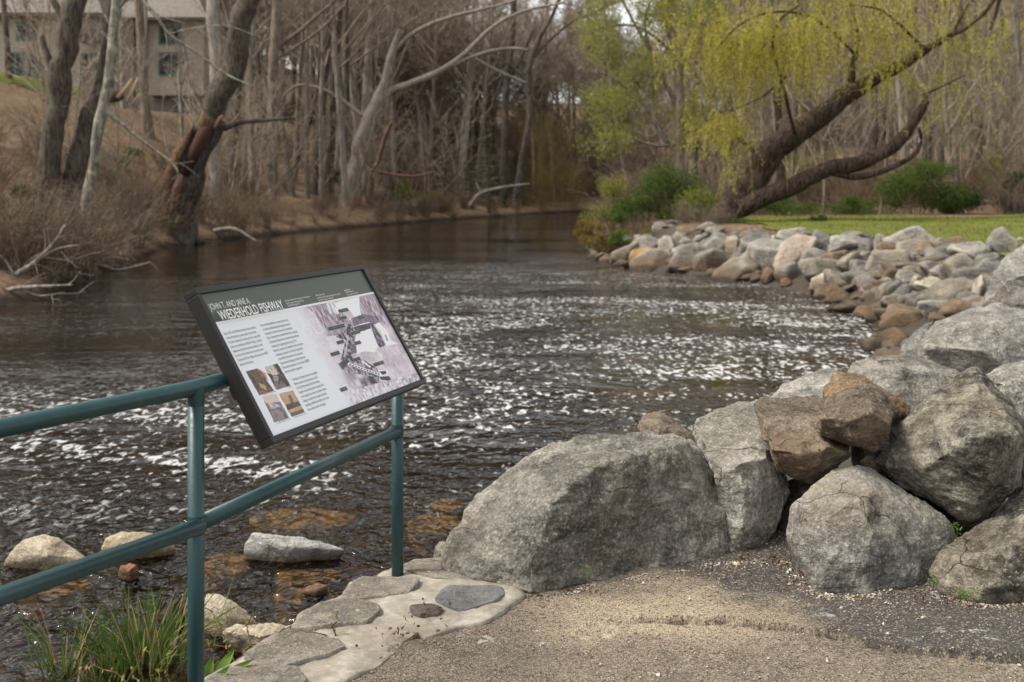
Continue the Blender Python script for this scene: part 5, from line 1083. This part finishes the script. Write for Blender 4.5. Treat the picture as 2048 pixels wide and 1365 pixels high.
def leafy(name, label, Y, limbs, mat, leafm, seed, size=.09, per=7, spread=.22, dens=(1.6, 2.4), lens=(1.8, .8), group=None, keep=1., leafname='leaves'):
    tips = []; root, base, allp = limb_tree(name, label, Y, limbs, mat, TWIG, dens, lens, seed, group, tips=tips, grav=.02)
    r = np.random.default_rng(seed); c = []
    for t_ in tips:
        if r.random() > keep: continue
        for q in t_: c.append(q + r.normal(0, spread, (2 * per, 3)))
    link(leafname, leaf_mesh(leafname, r, np.concatenate(c), size), leafm, root); return root
leafy('spring_tree', 'tree just coming into light green leaf, left of the yellow willow', 52, [[(1368, 430, 26), (1362, 330, 22), (1360, 220, 20), (1352, 120, 18), (1338, 30, 15), (1325, -70, 10)], [(1362, 235, 12), (1330, 165, 10), (1300, 100, 8), (1265, 40, 6), (1235, -20, 4)], [(1358, 160, 10), (1385, 90, 8), (1410, 30, 6), (1430, -30, 4)], [(1364, 330, 9), (1320, 260, 7), (1280, 200, 6), (1230, 160, 4), (1190, 140, 3)], [(1350, 110, 7), (1290, 60, 5), (1240, 50, 4), (1195, 60, 3)], [(1330, 0, 8), (1280, -10, 6), (1220, 10, 4), (1180, 30, 3)], [(1352, 120, 8), (1400, 60, 6), (1440, 20, 4)], [(1300, 100, 6), (1290, 40, 5), (1310, -20, 3)], [(1362, 290, 8), (1300, 290, 6), (1245, 270, 4), (1200, 285, 3)]], BK_GREY, SPRING, 61, .115, 5, .24, (3.4, 4.2), (2.0, .9))
leafy('spring_tree', 'slim leaning tree in pale green leaf at the right bank of the far bend', 56, [[(1262, 400, 12), (1248, 330, 10), (1235, 250, 9), (1222, 160, 8), (1212, 60, 6), (1206, -30, 4)], [(1240, 280, 6), (1215, 230, 5), (1188, 200, 3)], [(1232, 230, 6), (1260, 170, 5), (1280, 110, 3)], [(1225, 170, 5), (1200, 110, 4), (1185, 60, 3)]], BK_GREY, SPRING, 62, .115, 5, .22, (3.6, 4.2), (1.6, .8))
leafy('spring_tree', 'light green tree behind the yellow willow crown', 58, [[(1470, 420, 20), (1462, 300, 17), (1470, 180, 15), (1490, 60, 12), (1505, -60, 8)], [(1466, 220, 10), (1420, 130, 8), (1390, 60, 6), (1370, -10, 4)], [(1472, 170, 9), (1530, 90, 7), (1570, 20, 5)], [(1463, 300, 8), (1420, 250, 6), (1400, 200, 4)], [(1480, 110, 7), (1440, 40, 5), (1420, -20, 3)]], BK_GREY, SPRING, 63, .12, 7, .25, (3.2, 4.), (2., .9))
leafy('spring_tree', 'thin tree with sparse pale green leaves right of the willow', 54, [[(1905, 400, 12), (1900, 300, 10), (1890, 200, 9), (1895, 90, 7), (1900, -20, 5)], [(1898, 270, 6), (1930, 200, 5), (1960, 150, 4), (1990, 110, 3)], [(1893, 200, 5), (1860, 140, 4), (1840, 90, 3)], [(1900, 300, 5), (1870, 250, 4), (1850, 220, 2)]], BK_GREY, SPRING, 64, .09, 4, .22, (2.6, 3.2), (1.6, .8))
leafy('spring_tree', 'tree with thin green foliage near the right edge behind the lawn', 57, [[(2000, 405, 13), (1992, 300, 11), (1985, 200, 9), (1978, 80, 8), (1980, -30, 5)], [(1990, 260, 6), (2020, 200, 5), (2045, 150, 3)], [(1984, 190, 6), (1960, 120, 5), (1945, 70, 3)], [(1995, 320, 5), (2030, 290, 4), (2060, 270, 2)]], BK_GREY, SPRING, 65, .09, 3, .22, (2.4, 3.), (1.6, .8))

def make_willow():
    Y = 43.0
    root, base, allp = limb_tree('willow_tree', 'leaning weeping willow with twin dark trunks and drooping yellow green strands on the lawn', Y,
        [[(a[0], a[1], a[2] * .86) + tuple(a[3:]) for a in L_] for L_ in
        [[(1440, 442, 66), (1475, 405, 72), (1512, 352, 66), (1545, 300, 66), (1580, 272, 60), (1640, 232, 52), (1695, 190, 44), (1745, 158, 34), (1800, 130, 26), (1850, 100, 20), (1905, 70, 14), (1965, 30, 10), (2010, -40, 6)],
         [(1478, 420, 46, -.4), (1530, 396, 44, -.6), (1600, 362, 40, -.8), (1660, 338, 36, -.9), (1720, 324, 34, -1), (1775, 300, 31, -1), (1808, 272, 27, -1), (1832, 236, 22, -1), (1850, 205, 17, -1), (1848, 188, 10, -1)],
         [(1660, 345, 18, -.9), (1700, 352, 15, -1.), (1745, 348, 14, -1.2), (1790, 332, 12, -1.3), (1825, 312, 11, -1.3), (1842, 285, 9, -1.3), (1838, 255, 7, -1.3)],
         [(1690, 192, 24), (1704, 160, 19), (1708, 125, 14), (1716, 80, 10), (1705, 20, 7), (1690, -40, 5)],
         [(1540, 325, 18), (1518, 312, 14), (1500, 295, 11), (1480, 280, 8), (1462, 262, 6), (1440, 250, 4)],
         [(1590, 268, 9, -.8), (1575, 210, 8, -1.4), (1560, 150, 7, -2), (1545, 90, 6, -2.4), (1560, 40, 5, -2.6), (1600, 10, 4, -2.6)],
         [(1710, 110, 8), (1660, 60, 7, -1), (1610, 30, 6, -1.8), (1540, 25, 5, -2.4), (1480, 50, 4, -2.8), (1440, 90, 3, -3)],
         [(1850, 100, 9), (1800, 50, 7, -.6), (1760, 20, 5, -1), (1700, 10, 4, -1.4)], [(1905, 70, 8), (1930, 20, 6), (1970, -30, 4)], [(1848, 190, 6, -1), (1880, 175, 4, -1), (1930, 150, 3, -1)],
         [(1575, 150, 5, -1.8), (1530, 190, 4, -2), (1480, 215, 3, -2.2), (1440, 225, 2, -2.2)], [(2010, -40, 10), (1990, 30, 9, .3), (1978, 62, 7, .4)]]],
        BK_WIL, None, seed=71)
    r = np.random.default_rng(72); T = Tubes(); L = []
    def strands(n, u0, u1, v0, v1, len_px, dy, per_m=34, sway=.12):
        for _ in range(n):
            u, v = (u0 + u1) / 2 + (u1 - u0) * .30 * r.normal(), (v0 + v1) / 2 + (v1 - v0) * .38 * r.normal(); q = P(u, v, Y + dy + r.normal(0, .9)) - base; 
            if vnoise(np.array([[q[0] * 1.1, q[1] * .6, q[2] * 1.1]]), 77)[0] < -.5: continue
            l = (.18 + 1.05 * r.random() ** 1.3) * len_px * Y / F
            out = r.normal(0, 1, 2); m = 7; s = np.linspace(0, 1, m)
            h = np.stack([q[0] + out[0] * .35 * np.sin(s * 1.6) + r.normal(0, .02, m).cumsum(), q[1] + out[1] * .35 * np.sin(s * 1.6), q[2] + .16 * np.sin(s * 3.1) * (1 - s) - l * s ** 1.35], 1)
            T.add(h, np.linspace(.014, .005, m), 3)
            k = max(3, int(l * per_m)); f = r.uniform(.08, 1, k) * (m - 1); i = np.minimum(f.astype(int), m - 2); f -= i
            L.append(h[i] + (h[i + 1] - h[i]) * f[:, None] + r.normal(0, .035, (k, 3)))
    strands(95, 1410, 1505, 225, 262, 80, -1.2); strands(22, 1430, 1490, 265, 330, 85, -1.2); strands(40, 1380, 1450, 240, 270, 40, -1.4)         # the low left tress
    strands(300, 1420, 1640, 30, 110, 105, -2.4); strands(130, 1500, 1640, 10, 70, 130, -2.4)           # the main bright curtain
    strands(90, 1400, 1540, 60, 150, 70, -2.2); strands(90, 1330, 1470, 20, 120, 60, -2.6); strands(210, 1600, 1900, -30, 80, 75, -.8); strands(130, 1640, 1860, 60, 150, 60, -.5)
    strands(120, 1850, 2060, -30, 90, 80, 0.); strands(44, 1840, 1990, 120, 230, 75, .2); strands(60, 1690, 1830, 130, 190, 50, -.4); strands(130, 1440, 2000, -60, 0, 80, -1.2)
    link('drooping_twigs', T.mesh('drooping_twigs'), YTWIG, root)
    c = np.concatenate(L); link('leaves', leaf_mesh('leaves', r, c, .085, .9, .30), YELLOW, root)
make_willow()

def bush(name, label, u, vb, w, h, Y, leafm, n, size, seed, blobs=9, group=None, cat='bush', stem=BRUSH, kneel=1.):
    # a shrub: stems from one foot, foliage gathered in uneven clumps
    if u < 1170 and vb > 400: Y = hit(u, vb, 20)[1] + .6
    r = np.random.default_rng(seed); p = P(u, vb, Y); p[2] = min(p[2], gz(p[0], p[1]) + .1); root = empty(name, p); tag(root, label, cat, group)
    Wm, Hm = w * Y / F, h * Y / F; T = Tubes(); C_ = []
    for b in range(blobs):
        a = r.uniform(0, 6.28); rr = math.sqrt(r.random()); z = r.uniform(.18, .85) ** kneel
        cx = math.cos(a) * rr * Wm * .42 * (1.1 - z * .5); cy = math.sin(a) * rr * Wm * .3; c0 = np.array([cx, cy, z * Hm]); T.add([np.array([cx * .12, cy * .12, -.1]), c0 * .55 + [0, 0, .05 * Hm], c0], [.02, .014, .006], 4)
        for _ in range(6):
            d = r.normal(size=3); d[2] = abs(d[2]); d /= np.linalg.norm(d); T.add([c0 * .8, c0 + d * Hm * .14, c0 + d * Hm * .26], [.008, .006, .003], 3)
        m = 2 * n // blobs; q = r.normal(size=(m, 3)); q /= np.linalg.norm(q, axis=1)[:, None]; q *= (r.random(m) ** .5)[:, None]
        C_.append(c0 + q * np.array([Wm * .21, Wm * .18, Hm * .22]) * r.uniform(.7, 1.3))
    c = np.concatenate(C_); c[:, 2] = np.maximum(c[:, 2], .02)
    link('stems', T.mesh('stems'), stem, root)
    if leafm: link('leaves', leaf_mesh('leaves', r, c, size), leafm, root)
    return root
bush('bush', 'dense mid green bush left of the willow trunks', 1345, 466, 185, 135, 46, BUSHG, 11000, .085, 81, 14)
bush('bush', 'low green bush at the foot of the willow, half behind its trunk', 1420, 460, 80, 70, 45, BUSHG, 3200, .08, 82)
bush('bush', 'lower green bush sloping to the river bend', 1258, 470, 120, 80, 44, BUSHG, 4500, .08, 83)
bush('bush', 'small olive bush at the very tip of the bank', 1180, 470, 74, 52, 46, OLIVE, 3000, .06, 84)
bush('bush', 'bright green clump of weeds behind the rocks right of the willow', 1638, 468, 46, 38, 40, BUSHG, 1800, .08, 85)
bush('bush', 'large dark green bush beyond the lawn', 1835, 440, 200, 120, 49, BUSHG, 9000, .085, 86, 16)
bush('bush', 'dark green bush right of the large one beyond the lawn', 1935, 436, 100, 78, 50, DARKG, 4000, .085, 87)
bush('bush', 'dark evergreen shrub at the far right edge beyond the lawn', 2040, 430, 80, 90, 51, DARKG, 3500, .085, 88)
bush('bush', 'pale weedy growth on the tip of the bank above the first rocks', 1205, 505, 70, 44, 40, OLIVE, 1500, .06, 99)
bush('bush', 'low green weeds between the bank tip and the rocks', 1245, 492, 90, 34, 39, BUSHG, 1500, .06, 100)
bush('bush', 'thin green scrub right of the willow foot', 1570, 452, 150, 66, 48, BUSHG, 3600, .07, 89)
bush('bush', 'scrubby green weeds under the low willow limb', 1700, 446, 130, 58, 49, BUSHG, 2800, .07, 90)
bush('bush', 'lime green shrub leafing out on the far left bank', 810, 425, 110, 62, 72, LIME, 2600, .10, 91)
bush('bush', 'small lime green shrub beside the larger lime one', 858, 420, 60, 40, 73, LIME, 1000, .09, 92)
bush('bush', 'dark green shrub on the slope at the left edge', 10, 350, 70, 90, 60, DARKG, 2600, .09, 93)
bush('bush', 'low laurel bush on the slope right of the hollow tree', 480, 345, 60, 36, 72, DARKG, 700, .09, 94)
bush('bush', 'low evergreen shrub among the far trunks', 680, 330, 50, 30, 86, DARKG, 700, .10, 95)
bush('budding_shrub', 'tall weeping shrub in yellow brown bud over the far bank', 1085, 425, 210, 235, 76, OLIVE, 5200, .085, 96, 26, stem=YTWIG)
bush('budding_shrub', 'lower yellow brown shrub at the end of the far bank', 1150, 425, 90, 130, 80, OLIVE, 2000, .085, 97, 14, stem=YTWIG)
bush('bush', 'tan dead reeds and scrub at the right edge behind the lawn', 2010, 420, 110, 110, 52, None, 900, .1, 98, 30)
bush('bush', 'loose green undergrowth between the two dark bushes and the right edge', 1990, 425, 120, 120, 54, LIME, 1800, .08, 201, 14)
bush('bush', 'loose green undergrowth behind the upper willow limb', 1620, 420, 160, 130, 56, SPRING, 1500, .08, 202, 16)
bush('bush', 'tall loose pale green shrub spilling to the water left of the willow', 1225, 468, 130, 120, 47, SPRING, 1700, .075, 206, 18)
bush('bush', 'loose green shrub with bare gaps just left of the willow foot', 1395, 470, 120, 100, 43.5, LIME, 1500, .075, 207, 16)
bush('bush', 'weedy green patch in front of the willow foot', 1470, 474, 110, 36, 41, BUSHG, 1700, .07, 208)
bush('bush', 'weedy olive patch in front of the mid green bush', 1330, 478, 130, 34, 41, OLIVE, 1600, .06, 209)
bush('bush', 'low green brambles on the slope below the house', 250, 330, 90, 40, 60, BUSHG, 900, .09, 203)
bush('bush', 'low green brambles under the dark tree at the left', 60, 420, 80, 50, 45, DARKG, 1100, .08, 204)
bush('bush', 'dark holly among the bare trunks above the sign', 770, 365, 70, 60, 84, DARKG, 1000, .10, 205)
def conifer(label, u, vb, h, w, Y, seed):
    r = np.random.default_rng(seed); p = P(u, vb, Y); p[2] = gz(p[0], p[1]); root = empty('evergreen_tree', p); tag(root, label, 'tree')
    H = h * Y / F; T = Tubes(); T.add([(0, 0, -.2), (0, 0, H * .5), (.05, 0, H)], [.11, .07, .015], 8); link('trunk', T.mesh('trunk'), BK_DARK, root)
    B = Tubes(); C_ = []
    for i in range(70):
        s = r.uniform(.12, 1); a = r.uniform(0, 6.28); l = w * Y / F * .5 * (1.15 - s) * r.uniform(.6, 1.2) + .15; q = np.array([[0, 0, s * H], [math.cos(a) * l * .6, math.sin(a) * l * .6, s * H + .05], [math.cos(a) * l, math.sin(a) * l, s * H - .18 * l]])
        B.add(q, [.02, .012, .005], 3); f = r.uniform(.2, 1, 26)[:, None]; C_.append(q[0] + (q[2] - q[0]) * f + r.normal(0, .10, (26, 3)) * [1, 1, .5])
    link('branches', B.mesh('branches'), TWIG, root); link('needles', leaf_mesh('needles', r, np.concatenate(C_), .13, .2, .35), DARKG, root)
conifer('dark young evergreen tree among bare trunks on the far bank', 978, 380, 200, 80, 92, 1)
conifer('small dark evergreen left of the taller one on the far bank', 888, 385, 150, 70, 94, 2)
conifer('short dark evergreen at the right end of the far woods', 940, 392, 90, 80, 96, 3)

# dry brush along the left bank
def brush_variant(seed, n=26, h=1.5, w=.9):
    r = np.random.default_rng(seed); T = Tubes()
    for i in range(n):
        a = r.uniform(0, 6.28); d = np.array([math.cos(a) * r.uniform(.1, .8) * w, math.sin(a) * r.uniform(.1, .8) * w, h * r.uniform(.6, 1.2)])
        c = curve(r, (r.normal(0, .16), r.normal(0, .16), -.15), d, np.linalg.norm(d), 6, .16, -.03); rr = np.linspace(.011, .005, 7); T.add(c, rr, 3)
        twigs_on(r, T, c, rr, [.5, .22], [7., 6.], 0, 1, .0045, (.4, 1.1), .0, 3, .2)
    me = T.mesh('dry_shrub'); me.materials.append(BRUSH if seed % 2 else BRUSH2); return me
BV = [brush_variant(900 + i, 24 + 3 * i, 1.2 + .18 * i, .9) for i in range(5)]
r_ = np.random.default_rng(21); c_ = 0
def put_brush(x, y, s, label, group):
    o = link('dry_shrub', BV[r_.integers(5)], None, None, (x, y, gz(x, y))); o.rotation_euler = (0, 0, r_.uniform(0, 6.28)); o.scale = (s * r_.uniform(.9, 1.4), s, s * r_.uniform(.8, 1.1)); tag(o, label, 'shrub', group)
while c_ < 150:
    y = r_.uniform(26, 98); u = r_.uniform(-40, 1120); x = (u - 1024) * y / F; d, R = shore([x], [y])
    if R[0] or not (.15 < d[0] < 9) or r_.random() > math.exp(-d[0] / 3.2) + .12: continue
    put_brush(x, y, r_.uniform(.55, 1.25) * (1.15 if u < 500 else .8), 'dry brown leafless shrub in the brush lining the left bank', 'brush along the left bank'); c_ += 1
c_ = 0
while c_ < 60:
    y = r_.uniform(44, 66); u = r_.uniform(1190, 2120); x = (u - 1024) * y / F; d, R = shore([x], [y])
    if not R[0] or d[0] < 1 or (u > 1480 and y < 49): continue
    put_brush(x, y, r_.uniform(.7, 1.7), 'dry leafless shrub in the thicket behind the willow and lawn', 'brush behind the lawn'); c_ += 1
c_ = 0
while c_ < 130:
    y = r_.uniform(100, 165); u = r_.uniform(780, 1500); x = (u - 1024) * y / F; d, R = shore([x], [y])
    if d[0] < .4: continue
    put_brush(x, y, r_.uniform(1.6, 3.0), 'tall leafless scrub on the far bank where the river bends away', 'scrub at the river bend'); c_ += 1
c_ = 0
while c_ < 16:
    y = r_.uniform(38, 47); u = r_.uniform(1165, 1480); x = (u - 1024) * y / F; d, R = shore([x], [y])
    if not R[0] or not (.8 < d[0] < 6): continue
    put_brush(x, y, r_.uniform(.3, .6), 'low dry scrub on the tip of the bank above the embankment', 'scrub at the tip of the bank'); c_ += 1
# bleached fallen boughs in the water at the left edge
def dead_bough(label, limbs, Y, seed):
    limb_tree('fallen_branch', label, Y, limbs, DEADW, DEADW, (2.6, 3.), (1.1, .5), seed, 'fallen branches at the left edge', rmin=.008, grav=-.03, tw_start=.1)
dead_bough('bleached bough sweeping along the waterline at the left edge', [[(-40, 610, 12), (10, 582, 10), (60, 575, 8), (110, 572, 5), (145, 570, 3)], [(40, 577, 6), (80, 592, 4), (130, 585, 2)]], 25.5, 101)
dead_bough('bleached forked bough rising to the right at the left edge', [[(0, 590, 12), (30, 552, 11), (70, 525, 9), (105, 490, 7), (130, 450, 4)], [(70, 525, 7), (110, 500, 5), (160, 490, 3)], [(30, 552, 7), (10, 520, 5), (-10, 505, 3)]], 27, 102)
dead_bough('grey dead bough leaning left among the bleached ones', [[(60, 585, 10), (40, 545, 9), (15, 510, 7), (0, 470, 5)], [(40, 545, 6), (60, 520, 4), (85, 505, 2)]], 27.5, 103)
dead_bough('thin dead bough reaching towards the lichened tree', [[(90, 580, 8), (115, 545, 7), (150, 520, 5), (200, 505, 3)], [(120, 540, 4), (130, 505, 3), (120, 480, 2)]], 29, 104)
dead_bough('dead bough trailing in the river right of the lichened tree', [[(170, 530, 7), (205, 532, 6), (240, 540, 4), (300, 525, 2)], [(190, 530, 4), (220, 515, 3), (260, 520, 2)]], 34, 105)

# ------------------------------------------------------------------ small plants by the wall
GRASS = leaf_mat('tuft_blades', (.055, .105, .02), (.13, .19, .045), .3); STRAW = leaf_mat('dry_blades', (.30, .21, .11), (.42, .31, .18), .3)
def tuft(label, u, v, n, h, w, seed, dry=.2, z=WATER + .0):
    r = np.random.default_rng(seed); p = Pz(u, v, z); root = empty('grass_tuft', p); tag(root, label, 'grass')
    for nm, k, m in (('blades', int(n * (1 - dry)), GRASS), ('dry_blades', int(n * dry), STRAW)):
        V = []; Q = []; c = 0
        for i in range(k):
            a = r.uniform(0, 6.28); rr = abs(r.normal(0, w)); b = np.array([math.cos(a) * rr * 1.5, math.sin(a) * rr, -.05]); l = h * r.uniform(.45, 1.15); d = np.array([math.cos(a) * r.uniform(.05, .6) + r.normal(0, .15), math.sin(a) * .3 + r.normal(0, .2), 1.]); d /= np.linalg.norm(d)
            sag = r.uniform(0, .35) * l; wd = r.uniform(.0025, .0055); sd = np.cross(d, [r.normal(), r.normal(), .2]); sd /= np.linalg.norm(sd)
            for s in np.linspace(0, 1, 6):
                q = b + d * l * s + np.array([d[0] * sag * s * s * 2, d[1] * sag * s * s, -sag * s ** 2.2]); ww = wd * (1 - s ** 2.5) + .0003; V += [q - sd * ww, q + sd * ww]
            for j in range(5): Q.append([c + 2 * j, c + 2 * j + 1, c + 2 * j + 3, c + 2 * j + 2])
            c += 12
        link(nm, mesh_np(nm, V, Q), m, root)
    return root
tuft('large tuft of fresh green grass standing in the water left of the near post', 285, 1330, 250, .50, .085, 111, .16)
tuft('smaller sparse tuft of grass left of the large one', 128, 1340, 60, .44, .05, 112, .3)
tuft('grass clump filling the gap between the two tufts', 215, 1352, 90, .24, .10, 113, .25)
tuft('tiny tuft of green blades beyond the long flat stone', 655, 1086, 12, .14, .012, 114, .1)
BUD = leaf_mat('leaf_buds', (.20, .20, .05), (.33, .31, .10), .3); REDTW = bark_mat('bud_twig', (.085, .045, .03), (.19, .115, .075))
def budding(label, paths, seed):
    r = np.random.default_rng(seed); o_ = np.array(P(*paths[0][0])); root = empty('budding_twig', o_); tag(root, label, 'twig', 'budding twigs by the wall'); T = Tubes(); B = []
    for L in paths:
        q = np.array([P(*a) for a in L]) - o_; c = [q[0]]
        for a, b in zip(q[:-1], q[1:]):
            for s in (.34, .67, 1): c.append(a + (b - a) * s + r.normal(0, .004, 3))
        c = np.array(c); T.add(c, np.linspace(.0032, .0014, len(c)), 5)
        for k in range(2, len(c)): B += [c[k] + r.normal(0, .004, 3) for _ in range(2)]
    link('stems', T.mesh('stems'), REDTW, root); link('buds', leaf_mesh('buds', r, np.array(B), .020, -.6, .5), BUD, root)
budding('arching budded twigs growing from the wall edge right of the near post', [[(470, 1330, 4.45), (455, 1295, 4.5), (440, 1250, 4.55), (418, 1215, 4.6)], [(470, 1330, 4.45), (500, 1290, 4.5), (492, 1250, 4.55), (505, 1228, 4.6)], [(500, 1290, 4.5), (540, 1275, 4.5), (580, 1255, 4.5), (565, 1230, 4.55)], [(455, 1295, 4.5), (425, 1290, 4.5), (408, 1270, 4.5)]], 1)
budding('slender budded twigs at the bottom edge left of the near post', [[(345, 1390, 4.3), (335, 1340, 4.35), (338, 1305, 4.4)], [(330, 1390, 4.3), (318, 1350, 4.35), (325, 1325, 4.4)], [(310, 1390, 4.3), (300, 1330, 4.35), (292, 1295, 4.4)], [(290, 1390, 4.3), (268, 1352, 4.35), (262, 1335, 4.4)], [(268, 1380, 4.3), (230, 1345, 4.4), (190, 1332, 4.5), (165, 1338, 4.6)]], 2)
budding('single thin twig with young leaves standing on the flagstone', [[(668, 1278, 4.52), (668, 1250, 4.52), (676, 1222, 4.53)], [(668, 1278, 4.52), (640, 1268, 4.5), (612, 1262, 4.5)]], 3)
BROAD = leaf_mat('broad_leaf', (.12, .21, .035), (.20, .31, .07), .35)
def broadleaf():
    root = empty('broad_leaved_weed', P(430, 1375, 4.25)); tag(root, 'bright green broad leaved weed growing from the wall at the bottom edge', 'weed'); o_ = np.array(P(430, 1375, 4.25))
    for (u0, v0, d0), (u1, v1, d1), w in (((425, 1375, 4.25), (470, 1299, 4.3), .022), ((415, 1372, 4.25), (428, 1310, 4.22), .024), ((435, 1368, 4.25), (510, 1318, 4.2), .018), ((415, 1375, 4.25), (405, 1335, 4.2), .024), ((440, 1370, 4.2), (462, 1330, 4.12), .022)):
        a, b = P(u0, v0, d0) - o_, P(u1, v1, d1) - o_; d = b - a; sd = np.cross(d, [0, -1, .5]); sd /= np.linalg.norm(sd); up = np.cross(sd, d); up /= np.linalg.norm(up); V = []; Q = []
        for j, s in enumerate(np.linspace(0, 1, 9)):
            ww = w * math.sin(math.pi * min(1, s * .95 + .04)) ** .8 * (1.1 - .3 * s); m = a + d * s + up * .02 * math.sin(s * 3.1)
            V += [m - sd * ww + up * .008, m, m + sd * ww + up * .008]
        for j in range(8): Q += [[3 * j, 3 * j + 1, 3 * j + 4, 3 * j + 3], [3 * j + 1, 3 * j + 2, 3 * j + 5, 3 * j + 4]]
        link('leaf', mesh_np('leaf', V, Q), BROAD, root)
broadleaf()
def sprig(label, u, v, Y, n, h, seed, mat=GRASS):
    r = np.random.default_rng(seed); p = P(u, v, Y); c = r.normal(0, 1, (n, 3)) * [h * .35, h * .2, 0] + np.stack([np.zeros(n), np.zeros(n), r.uniform(0, h, n)], 1); root = empty('weed_sprig', p); tag(root, label, 'weed')
    T = Tubes(); [T.add([(0, 0, -.01), q * .6, q], [.0015, .0012, .0008], 3) for q in c[::3]]; link('stems', T.mesh('stems'), mat, root); link('leaves', leaf_mesh('leaves', r, c, h * .34, -.3, .5), mat, root)
sprig('tiny green sprig at the foot of the largest boulder', 1178, 1152, 5.02, 14, .05, 1, BROAD)
sprig('tiny green sprig in the gap beside the lower right boulder', 1913, 1075, 5.2, 12, .07, 2, BROAD)
sprig('low green weeds at the foot of the lower right boulder', 1930, 1198, 4.86, 26, .045, 3, BROAD)
sprig('small weed between the front centre and the lower right boulders', 1868, 1172, 4.95, 14, .04, 4, BROAD)
T = Tubes(); q = np.array([Pz(1905, 1186, .0), Pz(1905, 1160, .0) * [1, 0, 0] + Pz(1905, 1186, 0) * [0, 1, 0] + [0, 0, .045]]); T.add(q - q[0], [.009, .009], 8, True)
tag(link('cut_stub', T.mesh('cut_stub'), SPLIT, None, q[0]), 'short cut woody stub at the foot of the lower right boulder', 'stub')
# dead leaves caught in the gaps of the pile
r_ = np.random.default_rng(31); c = []
for u, v, Y, n in ((1560, 1128, 5.35, 30), (1480, 985, 5.4, 4), (1590, 1000, 5.45, 14), (1600, 1140, 5.2, 26), (1890, 1075, 5.3, 8), (1870, 1185, 4.95, 22), (1460, 1140, 5.35, 16), (1920, 1205, 4.86, 30), (1150, 1184, 5.0, 18), (780, 1290, 4.48, 22), (860, 1225, 4.75, 16), (830, 1250, 4.6, 12)):
    for _ in range(n):
        p = P(u + r_.normal(0, 26), v, Y + r_.normal(0, .06)); p[2] = max(path_z(np.array([p[0]]), np.array([p[1]]))[0] + .012, p[2] * .1); c.append(p)
tag(link('leaf_litter', leaf_mesh('leaf_litter', r_, np.array(c), .019, .0, .6), leaf_mat('dead_leaves', (.07, .042, .024), (.20, .125, .07), .1)), 'brown dead leaf scraps caught at the foot of the boulders', 'leaves', kind='stuff')
